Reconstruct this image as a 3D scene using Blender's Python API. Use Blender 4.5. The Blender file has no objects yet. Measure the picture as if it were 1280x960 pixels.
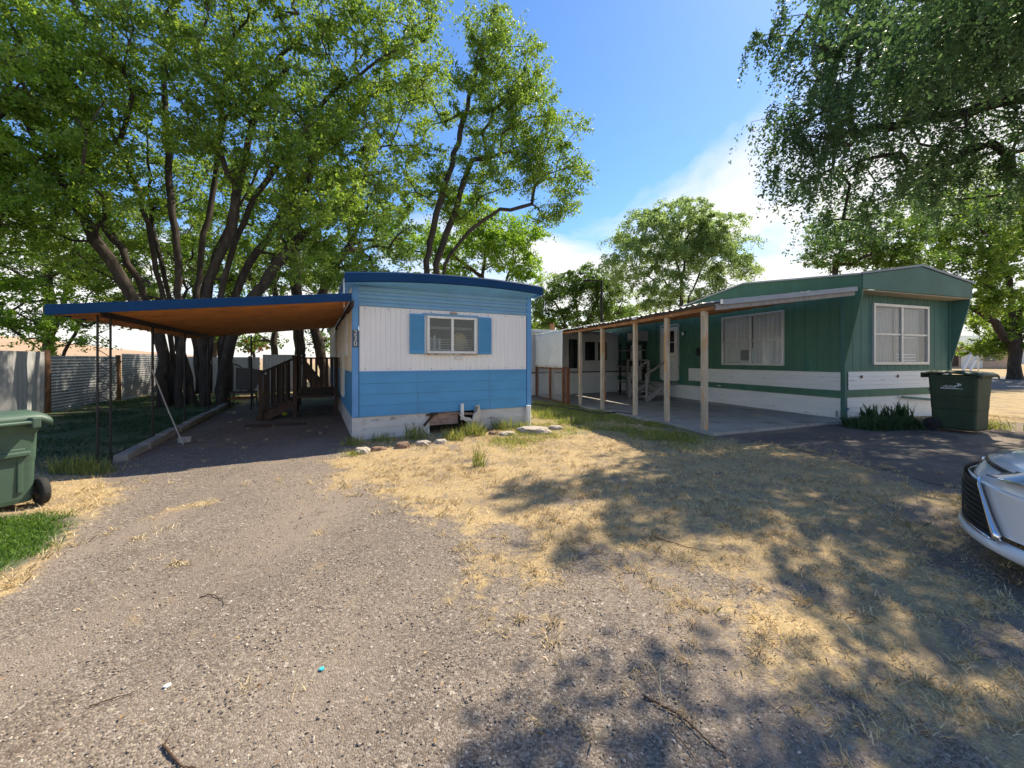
import bpy, bmesh, math, random
import numpy as np
from mathutils import Vector, Matrix, noise as mnoise
R = math.radians
random.seed(7); RNG = np.random.default_rng(11)
SC = bpy.context.scene; COL = SC.collection
# ------------------------------------------------------------------ camera, world, sun, exposure
H = 1.47; F = 481.0; HY = 450.0
cam_d = bpy.data.cameras.new('camera'); cam = bpy.data.objects.new('camera', cam_d); COL.objects.link(cam)
cam.location = (0, 0, H); cam.rotation_euler = (R(90), 0, 0)
cam_d.sensor_width = 36; cam_d.lens = 36 * F / 1280; cam_d.shift_y = -(480 - HY) / 1280
cam_d.clip_start = .05; cam_d.clip_end = 3000
SC.camera = cam
SC.view_settings.view_transform = 'Standard'; SC.view_settings.look = 'None'; SC.view_settings.gamma = 1
SC.view_settings.exposure = 1.05; SC.view_settings.use_white_balance = True; SC.view_settings.white_balance_temperature = 7100; SC.view_settings.use_curve_mapping = False
SUN_AZ = R(50); SUN_EL = R(50)            # azimuth to the right of the view axis (+Y)
SKY_S = 0.15
W = bpy.data.worlds.new('World'); SC.world = W; W.use_nodes = True
nt = W.node_tree; nt.nodes.clear()
def N(t, ty, **kw):
    n = t.nodes.new(ty)
    for k, v in kw.items():
        if k.startswith('i_'):
            key = k[2:]; key = int(key) if key.isdigit() else key.replace('_', ' ')
            n.inputs[key].default_value = v
        else: setattr(n, k, v)
    return n
sky = N(nt, 'ShaderNodeTexSky', sky_type='NISHITA', sun_disc=False, sun_elevation=SUN_EL, sun_rotation=SUN_AZ,
        altitude=900, air_density=1.0, dust_density=0.3, ozone_density=3.5)
hs = N(nt, 'ShaderNodeHueSaturation', i_Hue=.504, i_Saturation=1.20, i_Value=.86)
nt.links.new(sky.outputs[0], hs.inputs['Color'])
bg = N(nt, 'ShaderNodeBackground', i_Strength=SKY_S); nt.links.new(hs.outputs[0], bg.inputs[0])
bc = N(nt, 'ShaderNodeBackground', i_Strength=0.56); bc.inputs[0].default_value = (0.95, 0.97, 1.0, 1)
tc = N(nt, 'ShaderNodeTexCoord'); sp = N(nt, 'ShaderNodeSeparateXYZ'); nt.links.new(tc.outputs['Generated'], sp.inputs[0])
def M(t, op, a, b=None, c=None, clamp=False):
    n = t.nodes.new('ShaderNodeMath'); n.operation = op; n.use_clamp = clamp
    for i, v in enumerate((a, b, c)):
        if v is None: continue
        if isinstance(v, (int, float)): n.inputs[i].default_value = v
        else: t.links.new(v, n.inputs[i])
    return n.outputs[0]
zz = M(nt, 'ADD', M(nt, 'MAXIMUM', sp.outputs[2], 0.0), 0.22)
cx = M(nt, 'DIVIDE', sp.outputs[0], zz); cy = M(nt, 'DIVIDE', sp.outputs[1], zz)
cb = N(nt, 'ShaderNodeCombineXYZ'); nt.links.new(cx, cb.inputs[0]); nt.links.new(cy, cb.inputs[1]); cb.inputs[2].default_value = 3.3
n1 = N(nt, 'ShaderNodeTexNoise', i_Scale=0.9, i_Detail=9.0, i_Roughness=0.55, i_Distortion=0.4); nt.links.new(cb.outputs[0], n1.inputs['Vector'])
# cloud bank low over the horizon, thinning upwards; more of it to the right of the view axis
band = M(nt, 'MULTIPLY', M(nt, 'SUBTRACT', M(nt, 'ADD', 0.29, M(nt, 'MULTIPLY', M(nt, 'MAXIMUM', sp.outputs[0], 0.0), 0.38)), sp.outputs[2]), 5.0)
side = 0.0
cm = M(nt, 'ADD', M(nt, 'MULTIPLY', M(nt, 'SUBTRACT', n1.outputs[0], 0.5), 3.4), M(nt, 'MINIMUM', band, 0.95))
cm = M(nt, 'MULTIPLY', M(nt, 'SUBTRACT', cm, 0.10), 1.9, clamp=True)
cm = M(nt, 'MULTIPLY', cm, 0.93)
mx = N(nt, 'ShaderNodeMixShader'); nt.links.new(cm, mx.inputs[0]); nt.links.new(bg.outputs[0], mx.inputs[1]); nt.links.new(bc.outputs[0], mx.inputs[2])
wo = N(nt, 'ShaderNodeOutputWorld'); nt.links.new(mx.outputs[0], wo.inputs[0])
sl = bpy.data.lights.new('sun', 'SUN'); sl.energy = 4.1; sl.angle = R(0.53); sl.color = (1, .92, .78)
so = bpy.data.objects.new('sun', sl); COL.objects.link(so)
SD = Vector((math.sin(SUN_AZ) * math.cos(SUN_EL), math.cos(SUN_AZ) * math.cos(SUN_EL), math.sin(SUN_EL)))
so.rotation_euler = SD.to_track_quat('Z', 'Y').to_euler()
SC.cycles.max_bounces = 6; SC.cycles.diffuse_bounces = 3; SC.cycles.glossy_bounces = 3
SC.cycles.transparent_max_bounces = 8; SC.cycles.transmission_bounces = 4; SC.cycles.caustics_reflective = False; SC.cycles.caustics_refractive = False

# ------------------------------------------------------------------ helpers
def G(px, py, z=0.0):
    d = (H - z) * F / (py - HY); return Vector(((px - 640) / F * d, d, z))
def P(px, py, d): return Vector(((px - 640) / F * d, d, H + (HY - py) / F * d))
def tag(o, label=None, cat=None, group=None, kind=None):
    if label: o['label'] = label
    if cat: o['category'] = cat
    if group: o['group'] = group
    if kind: o['kind'] = kind
    return o
def thing(name, label, cat, loc=(0, 0, 0), rz=0.0, group=None, tilt=0.0):
    o = bpy.data.objects.new(name, None); COL.objects.link(o)
    o.location = loc; o.rotation_euler = (tilt, 0, rz); o.empty_display_size = .2
    return tag(o, label, cat, group)
class MB:
    def __init__(s): s.v = []; s.f = []; s.sm = False
    def add(s, vs, fs):
        b = len(s.v); s.v += [tuple(v) for v in vs]; s.f += [tuple(b + i for i in f) for f in fs]; return s
    def box(s, x0, x1, y0, y1, z0, z1):
        return s.add([(x0,y0,z0),(x1,y0,z0),(x1,y1,z0),(x0,y1,z0),(x0,y0,z1),(x1,y0,z1),(x1,y1,z1),(x0,y1,z1)],
                     [(0,3,2,1),(4,5,6,7),(0,1,5,4),(1,2,6,5),(2,3,7,6),(3,0,4,7)])
    def beam(s, a, b, w, h, up=(0,0,1)):
        a = Vector(a); b = Vector(b); d = (b - a).normalized(); u = Vector(up)
        if abs(d.dot(u)) > .98: u = Vector((0, 1, 0))
        r = d.cross(u).normalized(); u = r.cross(d)
        vs = []
        for p in (a, b):
            for i, j in ((-1,-1),(1,-1),(1,1),(-1,1)): vs.append(p + r * (i * w / 2) + u * (j * h / 2))
        return s.add(vs, [(3,2,1,0),(4,5,6,7),(0,1,5,4),(1,2,6,5),(2,3,7,6),(3,0,4,7)])
    def tube(s, pts, r, n=8, cap=True):
        pts = [Vector(p) for p in pts]; rs = r if isinstance(r, (list, tuple)) else [r] * len(pts)
        vs = []; fs = []; t = (pts[1] - pts[0]).normalized()
        u = t.cross(Vector((0, 0, 1)));
        if u.length < .05: u = t.cross(Vector((1, 0, 0)))
        u.normalize()
        for i, p in enumerate(pts):
            t = ((pts[min(i + 1, len(pts) - 1)] - pts[max(i - 1, 0)])).normalized()
            u = (u - t * u.dot(t)).normalized(); w = t.cross(u)
            for k in range(n):
                a = 2 * math.pi * k / n; vs.append(p + (u * math.cos(a) + w * math.sin(a)) * rs[i])
        for i in range(len(pts) - 1):
            for k in range(n):
                fs.append((i*n+k, i*n+(k+1)%n, (i+1)*n+(k+1)%n, (i+1)*n+k))
        if cap: fs.append(tuple(reversed(range(n)))); fs.append(tuple(range((len(pts)-1)*n, len(pts)*n)))
        return s.add(vs, fs)
    def prism(s, poly, axis, a0, a1):          # poly = 2D points in the plane normal to axis
        def mk(p, a):
            return {'x': (a, p[0], p[1]), 'y': (p[0], a, p[1]), 'z': (p[0], p[1], a)}[axis]
        n = len(poly); vs = [mk(p, a0) for p in poly] + [mk(p, a1) for p in poly]
        fs = [tuple(range(n)), tuple(reversed(range(n, 2*n)))] + [(i, n+i, n+(i+1)%n, (i+1)%n) for i in range(n)]
        return s.add(vs, fs)
    def grid(s, rows):                          # rows: list of equal-length rows of points
        n = len(rows[0]); vs = [p for r in rows for p in r]
        return s.add(vs, [(i*n+j, i*n+j+1, (i+1)*n+j+1, (i+1)*n+j) for i in range(len(rows)-1) for j in range(n-1)])
    def build(s, name, m, parent=None, bevel=0, smooth=False, recalc=True):
        me = bpy.data.meshes.new(name); me.from_pydata(s.v, [], s.f); me.update()
        if recalc:
            b = bmesh.new(); b.from_mesh(me); bmesh.ops.recalc_face_normals(b, faces=b.faces); b.to_mesh(me); b.free()
        if smooth: me.polygons.foreach_set('use_smooth', [True] * len(me.polygons))
        me.materials.append(m)
        o = bpy.data.objects.new(name, me); COL.objects.link(o); o.parent = parent
        if bevel:
            bm_ = o.modifiers.new('bevel', 'BEVEL'); bm_.width = bevel; bm_.segments = 2; bm_.limit_method = 'ANGLE'
        return o
def rbox(name, m, parent, x0, x1, y0, y1, z0, z1, bevel=.004):
    return MB().box(x0, x1, y0, y1, z0, z1).build(name, m, parent, bevel=bevel)
def rib_profile(x0, x1, pitch, depth, flat=.6):
    # points (x, d) of a ribbed sheet
    pts = []; x = x0
    while x < x1 - 1e-6:
        a = x + pitch * (1 - flat) * .25; b = x + pitch * (1 - flat) * .75; c = x + pitch * (1 - flat)
        pts += [(x, 0), (a, depth), (b, depth), (c, 0)]
        x += pitch
    pts = [(min(p, x1), d) for p, d in pts if p < x1]; pts.append((x1, 0)); return pts
def vrib(mb, x0, x1, z0, z1, y=0, pitch=.1, depth=.01, axis='x', flat=.6, sgn=-1):
    # vertical ribs: sheet in plane y (axis x) or x (axis y); ribs stand out towards sgn
    pr = rib_profile(x0, x1, pitch, depth, flat)
    if axis == 'x': rows = [[(p, y + sgn * d, z) for p, d in pr] for z in (z0, z1)]
    else: rows = [[(y + sgn * d, p, z) for p, d in pr] for z in (z0, z1)]
    mb.grid(rows)
def hlap(mb, x0, x1, z0, z1, y=0, pitch=.2, depth=.014, axis='x', sgn=-1):
    z = z0; rows = []
    while z < z1 - 1e-6:
        zt = min(z + pitch, z1)
        rows += [(z, depth), (z + .012, depth), (zt - .004, 0.002)]
        z += pitch
    rows.append((z1, 0.002))
    rs = []
    for zz_, d in rows:
        rs.append([((p, y + sgn * d, zz_) if axis == 'x' else (y + sgn * d, p, zz_)) for p in (x0, x1)])
    mb.grid(rs)

# ------------------------------------------------------------------ materials
MATS = {}
def newmat(name):
    m = bpy.data.materials.new(name); m.use_nodes = True; t = m.node_tree; t.nodes.clear()
    o = t.nodes.new('ShaderNodeOutputMaterial'); b = t.nodes.new('ShaderNodeBsdfPrincipled'); t.links.new(b.outputs[0], o.inputs[0])
    return m, t, b, o
def mat(name, c, rough=.6, var=.25, scale=3.0, bump=0.0, bscale=40.0, metal=0.0, c2=None, c2amt=.5, c2scale=2.0, stretch=(1,1,1), spec=.4, coat=0.0):
    """base colour varied by noise; optional second colour (wear, dirt, rust) in noise patches of its own shape"""
    m, t, b, o = newmat(name)
    tc = N(t, 'ShaderNodeTexCoord'); mp = N(t, 'ShaderNodeMapping'); mp.inputs['Scale'].default_value = stretch
    t.links.new(tc.outputs['Object'], mp.inputs[0])
    n = N(t, 'ShaderNodeTexNoise', i_Scale=scale, i_Detail=6.0, i_Roughness=.6); t.links.new(mp.outputs[0], n.inputs['Vector'])
    mr = N(t, 'ShaderNodeMapRange'); t.links.new(n.outputs[0], mr.inputs[0])
    mr.inputs[1].default_value = .3; mr.inputs[2].default_value = .7; mr.inputs[3].default_value = 1 - var; mr.inputs[4].default_value = 1 + var
    mul = N(t, 'ShaderNodeMix', data_type='RGBA', blend_type='MULTIPLY'); mul.inputs[0].default_value = 1
    mul.inputs[6].default_value = (*c, 1)
    t.links.new(mr.outputs[0], mul.inputs[7]); col = mul.outputs[2]
    if c2:
        n2 = N(t, 'ShaderNodeTexNoise', i_Scale=c2scale, i_Detail=8.0, i_Roughness=.68); t.links.new(mp.outputs[0], n2.inputs['Vector'])
        k = M(t, 'MULTIPLY', M(t, 'SUBTRACT', n2.outputs[0], .72 - .35 * c2amt), 9.0, clamp=True)
        mm = N(t, 'ShaderNodeMix', data_type='RGBA'); t.links.new(k, mm.inputs[0]); t.links.new(col, mm.inputs[6]); mm.inputs[7].default_value = (*c2, 1)
        col = mm.outputs[2]
    t.links.new(col, b.inputs['Base Color'])
    b.inputs['Roughness'].default_value = rough; b.inputs['Metallic'].default_value = metal
    b.inputs['Specular IOR Level'].default_value = spec; b.inputs['Coat Weight'].default_value = coat; b.inputs['Coat Roughness'].default_value = .08
    if bump:
        n3 = N(t, 'ShaderNodeTexNoise', i_Scale=bscale, i_Detail=5.0); t.links.new(mp.outputs[0], n3.inputs['Vector'])
        bp = N(t, 'ShaderNodeBump', i_Strength=bump, i_Distance=.02); t.links.new(n3.outputs[0], bp.inputs['Height']); t.links.new(bp.outputs[0], b.inputs['Normal'])
    MATS[name] = m; return m
def glassmat(name, tint=(.9, .95, .95), rough=.02):
    m = bpy.data.materials.new(name); m.use_nodes = True; t = m.node_tree; t.nodes.clear()
    o = t.nodes.new('ShaderNodeOutputMaterial'); tr = N(t, 'ShaderNodeBsdfTransparent'); tr.inputs[0].default_value = (*tint, 1)
    g = N(t, 'ShaderNodeBsdfGlossy', i_Roughness=rough); fr = N(t, 'ShaderNodeLayerWeight', i_Blend=.5)
    k = M(t, 'ADD', M(t, 'MULTIPLY', M(t, 'POWER', fr.outputs['Facing'], 4.0), .6), .045, clamp=True)
    x = N(t, 'ShaderNodeMixShader'); t.links.new(k, x.inputs[0]); t.links.new(tr.outputs[0], x.inputs[1]); t.links.new(g.outputs[0], x.inputs[2])
    t.links.new(x.outputs[0], o.inputs[0]); return m
def leafmat(name, c, c2, trans=.45):
    m, t, b, o = newmat(name)
    at = N(t, 'ShaderNodeAttribute', attribute_name='tint')
    mm = N(t, 'ShaderNodeMix', data_type='RGBA'); t.links.new(at.outputs['Fac'], mm.inputs[0])
    mm.inputs[6].default_value = (*c, 1); mm.inputs[7].default_value = (*c2, 1)
    t.links.new(mm.outputs[2], b.inputs['Base Color']); b.inputs['Roughness'].default_value = .5; b.inputs['Specular IOR Level'].default_value = .35
    tl = N(t, 'ShaderNodeBsdfTranslucent'); hv = N(t, 'ShaderNodeHueSaturation', i_Hue=.485, i_Saturation=1.1, i_Value=1.9)
    t.links.new(mm.outputs[2], hv.inputs['Color']); t.links.new(hv.outputs[0], tl.inputs[0])
    x = N(t, 'ShaderNodeMixShader'); x.inputs[0].default_value = trans
    t.links.new(b.outputs[0], x.inputs[1]); t.links.new(tl.outputs[0], x.inputs[2]); t.links.new(x.outputs[0], o.inputs[0])
    return m
mBlue = mat('paint_blue', (.065, .29, .54), .5, .10, 1.2, bump=.12, bscale=3, c2=(.05, .20, .42), c2amt=.35, c2scale=1.3, stretch=(1, 1, 3))
mBlueLt = mat('paint_light_blue', (.10, .30, .58), .5, .10, 2)
mBlueDk = mat('paint_navy', (.004, .045, .13), .6, .12, 2, spec=.15)
mBlueBand = mat('paint_faded_blue', (.16, .34, .50), .5, .10, 2, c2=(.09, .2, .3), c2amt=.3)
mWhite = mat('siding_white', (.80, .79, .77), .55, .06, 1.5, bump=.1, bscale=3, c2=(.55, .53, .50), c2amt=.2, c2scale=2.5, stretch=(1, 1, .4))
mCream = mat('siding_cream', (.62, .55, .42), .6, .08, 2)
mSkirt = mat('skirt_grey', (.56, .55, .53), .6, .12, 2, c2=(.20, .19, .16), c2amt=.45, c2scale=3, stretch=(1, 1, 2.5))
mTrimW = mat('trim_aluminium', (.62, .62, .60), .35, .08, 6, metal=.3, c2=(.42, .38, .32), c2amt=.3, c2scale=9)
mGreen = mat('paint_green', (.068, .175, .115), .6, .18, 1.3, bump=.12, bscale=3, c2=(.03, .16, .12), c2amt=.4, c2scale=1.2, stretch=(1.5, 1.5, .5))
mGreenF = mat('paint_teal_green', (.06, .16, .135), .6, .16, 1.5, bump=.12, bscale=3)
mSideW = mat('lap_white', (.76, .77, .74), .5, .06, 2, c2=(.42, .42, .38), c2amt=.35, c2scale=3, stretch=(.6, .6, 3))
mSoffit = mat('soffit_beige', (.42, .38, .30), .8, .15, 3, c2=(.18, .12, .07), c2amt=.25, c2scale=2)
mWoodR = mat('wood_ceiling', (.85, .33, .09), .6, .28, 2.2, bump=.25, c2=(.36, .11, .03), c2amt=.5, c2scale=1.6, stretch=(1, 7, 7))
mWoodO = mat('wood_post_worn', (.46, .38, .28), .75, .25, 3, bump=.3, c2=(.50, .27, .11), c2amt=.62, c2scale=1.6, stretch=(4, 4, .8))
mWoodG = mat('wood_weathered', (.30, .28, .26), .85, .25, 3, bump=.35, c2=(.16, .13, .11), c2amt=.45, c2scale=3, stretch=(4, 4, 1))
mWoodD = mat('wood_dark', (.06, .038, .028), .8, .3, 4, bump=.3, stretch=(3, 3, 1))
mWoodB = mat('wood_beam', (.34, .16, .07), .75, .3, 3, bump=.3, c2=(.5, .28, .13), c2amt=.5, c2scale=3, stretch=(2, 2, 2))
mRust = mat('rusty_wood', (.20, .075, .035), .85, .3, 5, bump=.3)
mRoofG = mat('roof_panel_grey', (.40, .43, .45), .55, .2, 3, c2=(.2, .2, .2), c2amt=.4, c2scale=4)
mRoofM = mat('roof_metal_strip', (.20, .24, .30), .4, .12, 3, metal=.3)
mGalv = mat('galvanised_sheet', (.36, .37, .39), .45, .15, 2, metal=.45, c2=(.30, .31, .33), c2amt=.4, c2scale=1.2, bump=.05, bscale=6)
mFenceW = mat('fence_white_sheet', (.42, .43, .44), .6, .12, 1.5, c2=(.42, .44, .46), c2amt=.3)
mPostR = mat('fence_post_brown', (.16, .085, .05), .85, .3, 5, bump=.4, c2=(.3, .16, .09), c2amt=.5, stretch=(3,3,1))
mSteelD = mat('steel_dark', (.032, .03, .03), .6, .2, 8, metal=.3)
mConc = mat('concrete', (.34, .325, .30), .9, .16, 1.5, bump=.3, bscale=60, c2=(.20, .185, .17), c2amt=.5, c2scale=1.1)
mKerb = mat('kerb_concrete', (.26, .25, .22), .9, .25, 3, bump=.4)
mRock = mat('rock', (.42, .37, .31), .9, .3, 6, bump=.6, bscale=25, c2=(.24, .19, .15), c2amt=.5, c2scale=6)
mRockB = mat('rock_brown', (.20, .13, .09), .9, .3, 6, bump=.6, bscale=25)
mBinL = mat('bin_plastic_light_green', (.06, .108, .078), .5, .2, 3, c2=(.25, .17, .08), c2amt=.12, c2scale=4)
mBinD = mat('bin_plastic_dark_green', (.02, .045, .022), .55, .3, 4, c2=(.045, .06, .04), c2amt=.25, c2scale=5)
mRubber = mat('rubber', (.025, .025, .025), .8, .2, 9, bump=.3, bscale=80)
mPlast = mat('plastic_black', (.02, .02, .022), .4, .1, 6)
mMark = mat('bin_print_white', (.62, .66, .64), .6, .15, 30)
mCurt = mat('blind_white', (.72, .73, .72), .8, .05, 3)
mCurtG = mat('curtain_grey', (.30, .29, .29), .9, .12, 3)
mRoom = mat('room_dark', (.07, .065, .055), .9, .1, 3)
mAC = mat('aircon_white', (.75, .76, .74), .5, .05, 5)
mDoor = mat('door_white', (.72, .72, .66), .5, .06, 3)
mBark = mat('bark', (.052, .042, .034), .95, .45, 3, bump=1.0, bscale=14, c2=(.12, .10, .08), c2amt=.4, c2scale=3, stretch=(3, 3, .7))
mBarkG = mat('bark_grey', (.15, .13, .11), .95, .35, 3, bump=.9, bscale=14, stretch=(3, 3, .7))
mPvc = mat('pvc_white', (.75, .76, .74), .35, .05, 9)
mHose = mat('hose_black', (.02, .02, .02), .5, .1, 9)
mTarp = mat('tarp_white', (.74, .72, .66), .8, .07, 3, c2=(.58, .54, .47), c2amt=.3, c2scale=2)
mRed = mat('debris_red', (.30, .05, .03), .7, .2, 9)
mYel = mat('ball_yellow', (.45, .5, .03), .6, .1, 9)
mCyan = mat('scrap_cyan', (.05, .50, .62), .5, .1, 9)
mStraw = mat('wicker_gold', (.42, .27, .10), .8, .3, 30, bump=.6, bscale=60)
mDirt = mat('twig', (.09, .055, .035), .9, .3, 9)
mCar = mat('car_paint_white', (.80, .81, .82), .22, .01, 1, spec=.5, coat=1.0)
mCarBlk = mat('car_black_plastic', (.012, .012, .013), .35, .05, 9)
mChrome = mat('chrome', (.8, .8, .82), .12, .02, 5, metal=1.0)
mCarGlass = mat('car_glass_dark', (.015, .018, .02), .05, .02, 5, spec=.8)
mLampG = mat('headlight_glass', (.16, .15, .14), .08, .1, 5, spec=.8, coat=1.0)
mHill = mat('hill_dry', (.40, .27, .17), .95, .15, .02, c2=(.28, .21, .12), c2amt=.5, c2scale=.08)
mAsph = mat('asphalt', (.12, .105, .095), .9, .2, 1.2, bump=.6, bscale=90, c2=(.20, .165, .13), c2amt=.5, c2scale=2.4)
mRoad = mat('road_asphalt', (.12, .115, .12), .9, .12, .6, bump=.3, bscale=60)
gWin = glassmat('window_glass'); gWin2 = glassmat('window_glass_grey', (.95, .96, .96))
lfA = leafmat('leaves_elm', (.07, .15, .022), (.23, .33, .07), .5)
lfF = leafmat('leaves_blue_green', (.042, .095, .035), (.09, .16, .06), .36)
lfB = leafmat('leaves_bright', (.11, .23, .03), (.23, .36, .07), .5)
lfC = leafmat('leaves_dark', (.055, .12, .025), (.12, .20, .045), .45)
lfD = leafmat('leaves_grey_green', (.15, .24, .085), (.28, .38, .15), .5)
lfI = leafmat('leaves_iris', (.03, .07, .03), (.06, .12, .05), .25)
lfGr = leafmat('grass_green', (.10, .17, .03), (.38, .37, .12), .35)
lfSt = leafmat('grass_straw', (.44, .34, .19), (.78, .65, .40), .12)
lfLawn = leafmat('grass_lawn', (.05, .13, .02), (.14, .24, .04), .3)

# ------------------------------------------------------------------ ground
def sstep(a, b, x):
    t = np.clip((x - a) / (b - a), 0, 1); return t * t * (3 - 2 * t)
def gz(x, y):
    x = np.asarray(x, float); y = np.asarray(y, float)
    return -.10 * sstep(8.5, 14, y) * sstep(.5, 2.5, x) + np.clip(y - 44, 0, 40) * .035 * sstep(0, 20, x)
def polyG(pp): return np.array([G(a, b)[:2] for a, b in pp])
def sdist(poly, X, Y):
    # signed distance, positive inside
    n = len(poly); d = np.full(X.shape, 1e9); ins = np.zeros(X.shape, bool)
    for i in range(n):
        ax, ay = poly[i]; bx, by = poly[(i + 1) % n]
        ex, ey = bx - ax, by - ay; L = ex * ex + ey * ey + 1e-12
        t = np.clip(((X - ax) * ex + (Y - ay) * ey) / L, 0, 1)
        d = np.minimum(d, np.hypot(X - ax - t * ex, Y - ay - t * ey))
        c = ((ay > Y) != (by > Y)) & (X < (bx - ax) * (Y - ay) / (by - ay + 1e-12) + ax)
        ins ^= c
    return np.where(ins, d, -d)
def vnoise(X, Y, s, seed=0):
    # smooth value noise
    r = np.random.default_rng(seed).random((256, 256)); x = X * s + 100; y = Y * s + 100
    xi = np.floor(x).astype(int); yi = np.floor(y).astype(int); fx = x - xi; fy = y - yi
    fx = fx * fx * (3 - 2 * fx); fy = fy * fy * (3 - 2 * fy)
    a = r[xi % 256, yi % 256]; b = r[(xi + 1) % 256, yi % 256]; c = r[xi % 256, (yi + 1) % 256]; d = r[(xi + 1) % 256, (yi + 1) % 256]
    return (a * (1 - fx) + b * fx) * (1 - fy) + (c * (1 - fx) + d * fx) * fy
def fbm(X, Y, s, seed=0): return sum(vnoise(X, Y, s * 2 ** k, seed + k) * .5 ** (k + 1) for k in range(5))
straw_poly = polyG([(425,566),(400,597),(455,640),(540,668),(600,712),(700,742),(770,800),(850,880),(960,990),(1180,1100),(1700,1100),(1900,700),(1500,575),(1290,560),(1160,610),(1040,560),(900,548),(870,545),(720,512),(665,500),(450,545)])
strawL_poly = polyG([(-900,700),(-300,620),(20,588),(110,590),(200,600),(130,640),(95,680),(60,730),(-30,790),(-500,1000)])
lawn_poly = polyG([(-700,760),(-500,668),(-100,650),(60,643),(92,650),(60,682),(10,712),(-60,745)])
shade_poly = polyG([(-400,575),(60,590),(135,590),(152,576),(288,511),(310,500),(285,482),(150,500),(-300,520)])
back_poly = polyG([(288,511),(330,503),(420,500),(425,480),(200,478),(285,482)])
STRAW_SPOTS = [(*G(a, b)[:2], c, d) for a, b, c, d in ((225,638,.30,.9),(255,628,.30,.9),(285,606,.25,.8),(183,668,.18,.9),(178,730,.10,.8),(170,760,.10,.7),(130,740,.2,.5),(190,700,.15,.5),(330,600,.3,.4),(500,720,.2,.5),(620,740,.25,.8),(560,735,.15,.7),(30,820,.2,.4),(690,800,.2,.5))]
def masks(X, Y):
    nb = fbm(X, Y, .9, 3); nf = fbm(X, Y, 3.5, 40)
    wob = (nb - .5) * 1.1 + (nf - .5) * .8
    sR = sstep(-.25, .55, sdist(straw_poly, X, Y) + wob)
    # worn bare patches inside the straw towards the gravel
    sR = sR * (0.5 + .5 * sstep(.34, .46, fbm(X, Y, 1.5, 77) + .10 * sstep(3.2, 5, Y)))
    sL = sstep(-.2, .25, sdist(strawL_poly, X, Y) + wob * .5)
    lw = sstep(-.04, .08, sdist(lawn_poly, X, Y) + wob * .15)
    sh = sstep(-.1, .2, sdist(shade_poly, X, Y) + wob * .2)
    bk = sstep(-.1, .3, sdist(back_poly, X, Y) + wob * .4)
    far = sstep(10, 14, Y) * (1 - sstep(1.5, 4, -X * 0 + 0 * Y))
    rt = sstep(8.6, 9.6, Y + (nb - .5)) * sstep(9.6, 10.2, X)
    lo_ = sstep(14, 16, Y) * (1 - sstep(-.5, .5, X))
    ex = 0 * X
    for gx_, gy_, gr_, gw_ in STRAW_SPOTS: ex = np.maximum(ex, gw_ * np.exp(-((X - gx_) ** 2 + ((Y - gy_) * .6) ** 2) / gr_ ** 2))
    ex = ex * sstep(.35, .6, nf)
    dry = np.clip(np.maximum.reduce([sR, ex, sL * (1 - lw), bk, rt, lo_]), 0, 1)
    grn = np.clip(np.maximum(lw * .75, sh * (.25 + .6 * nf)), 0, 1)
    # yellow-green growth between the trailers and beside the patio
    g2 = sstep(-.3, .5, sdist(polyG([(665,503),(700,497),(722,506),(770,515),(840,535),(880,547),(860,562),(800,545),(740,540),(690,548),(640,558),(600,556),(600,545),(660,533)]), X, Y) + wob * .5)
    return dry, grn, g2
NX, NY = 420, 330
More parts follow.
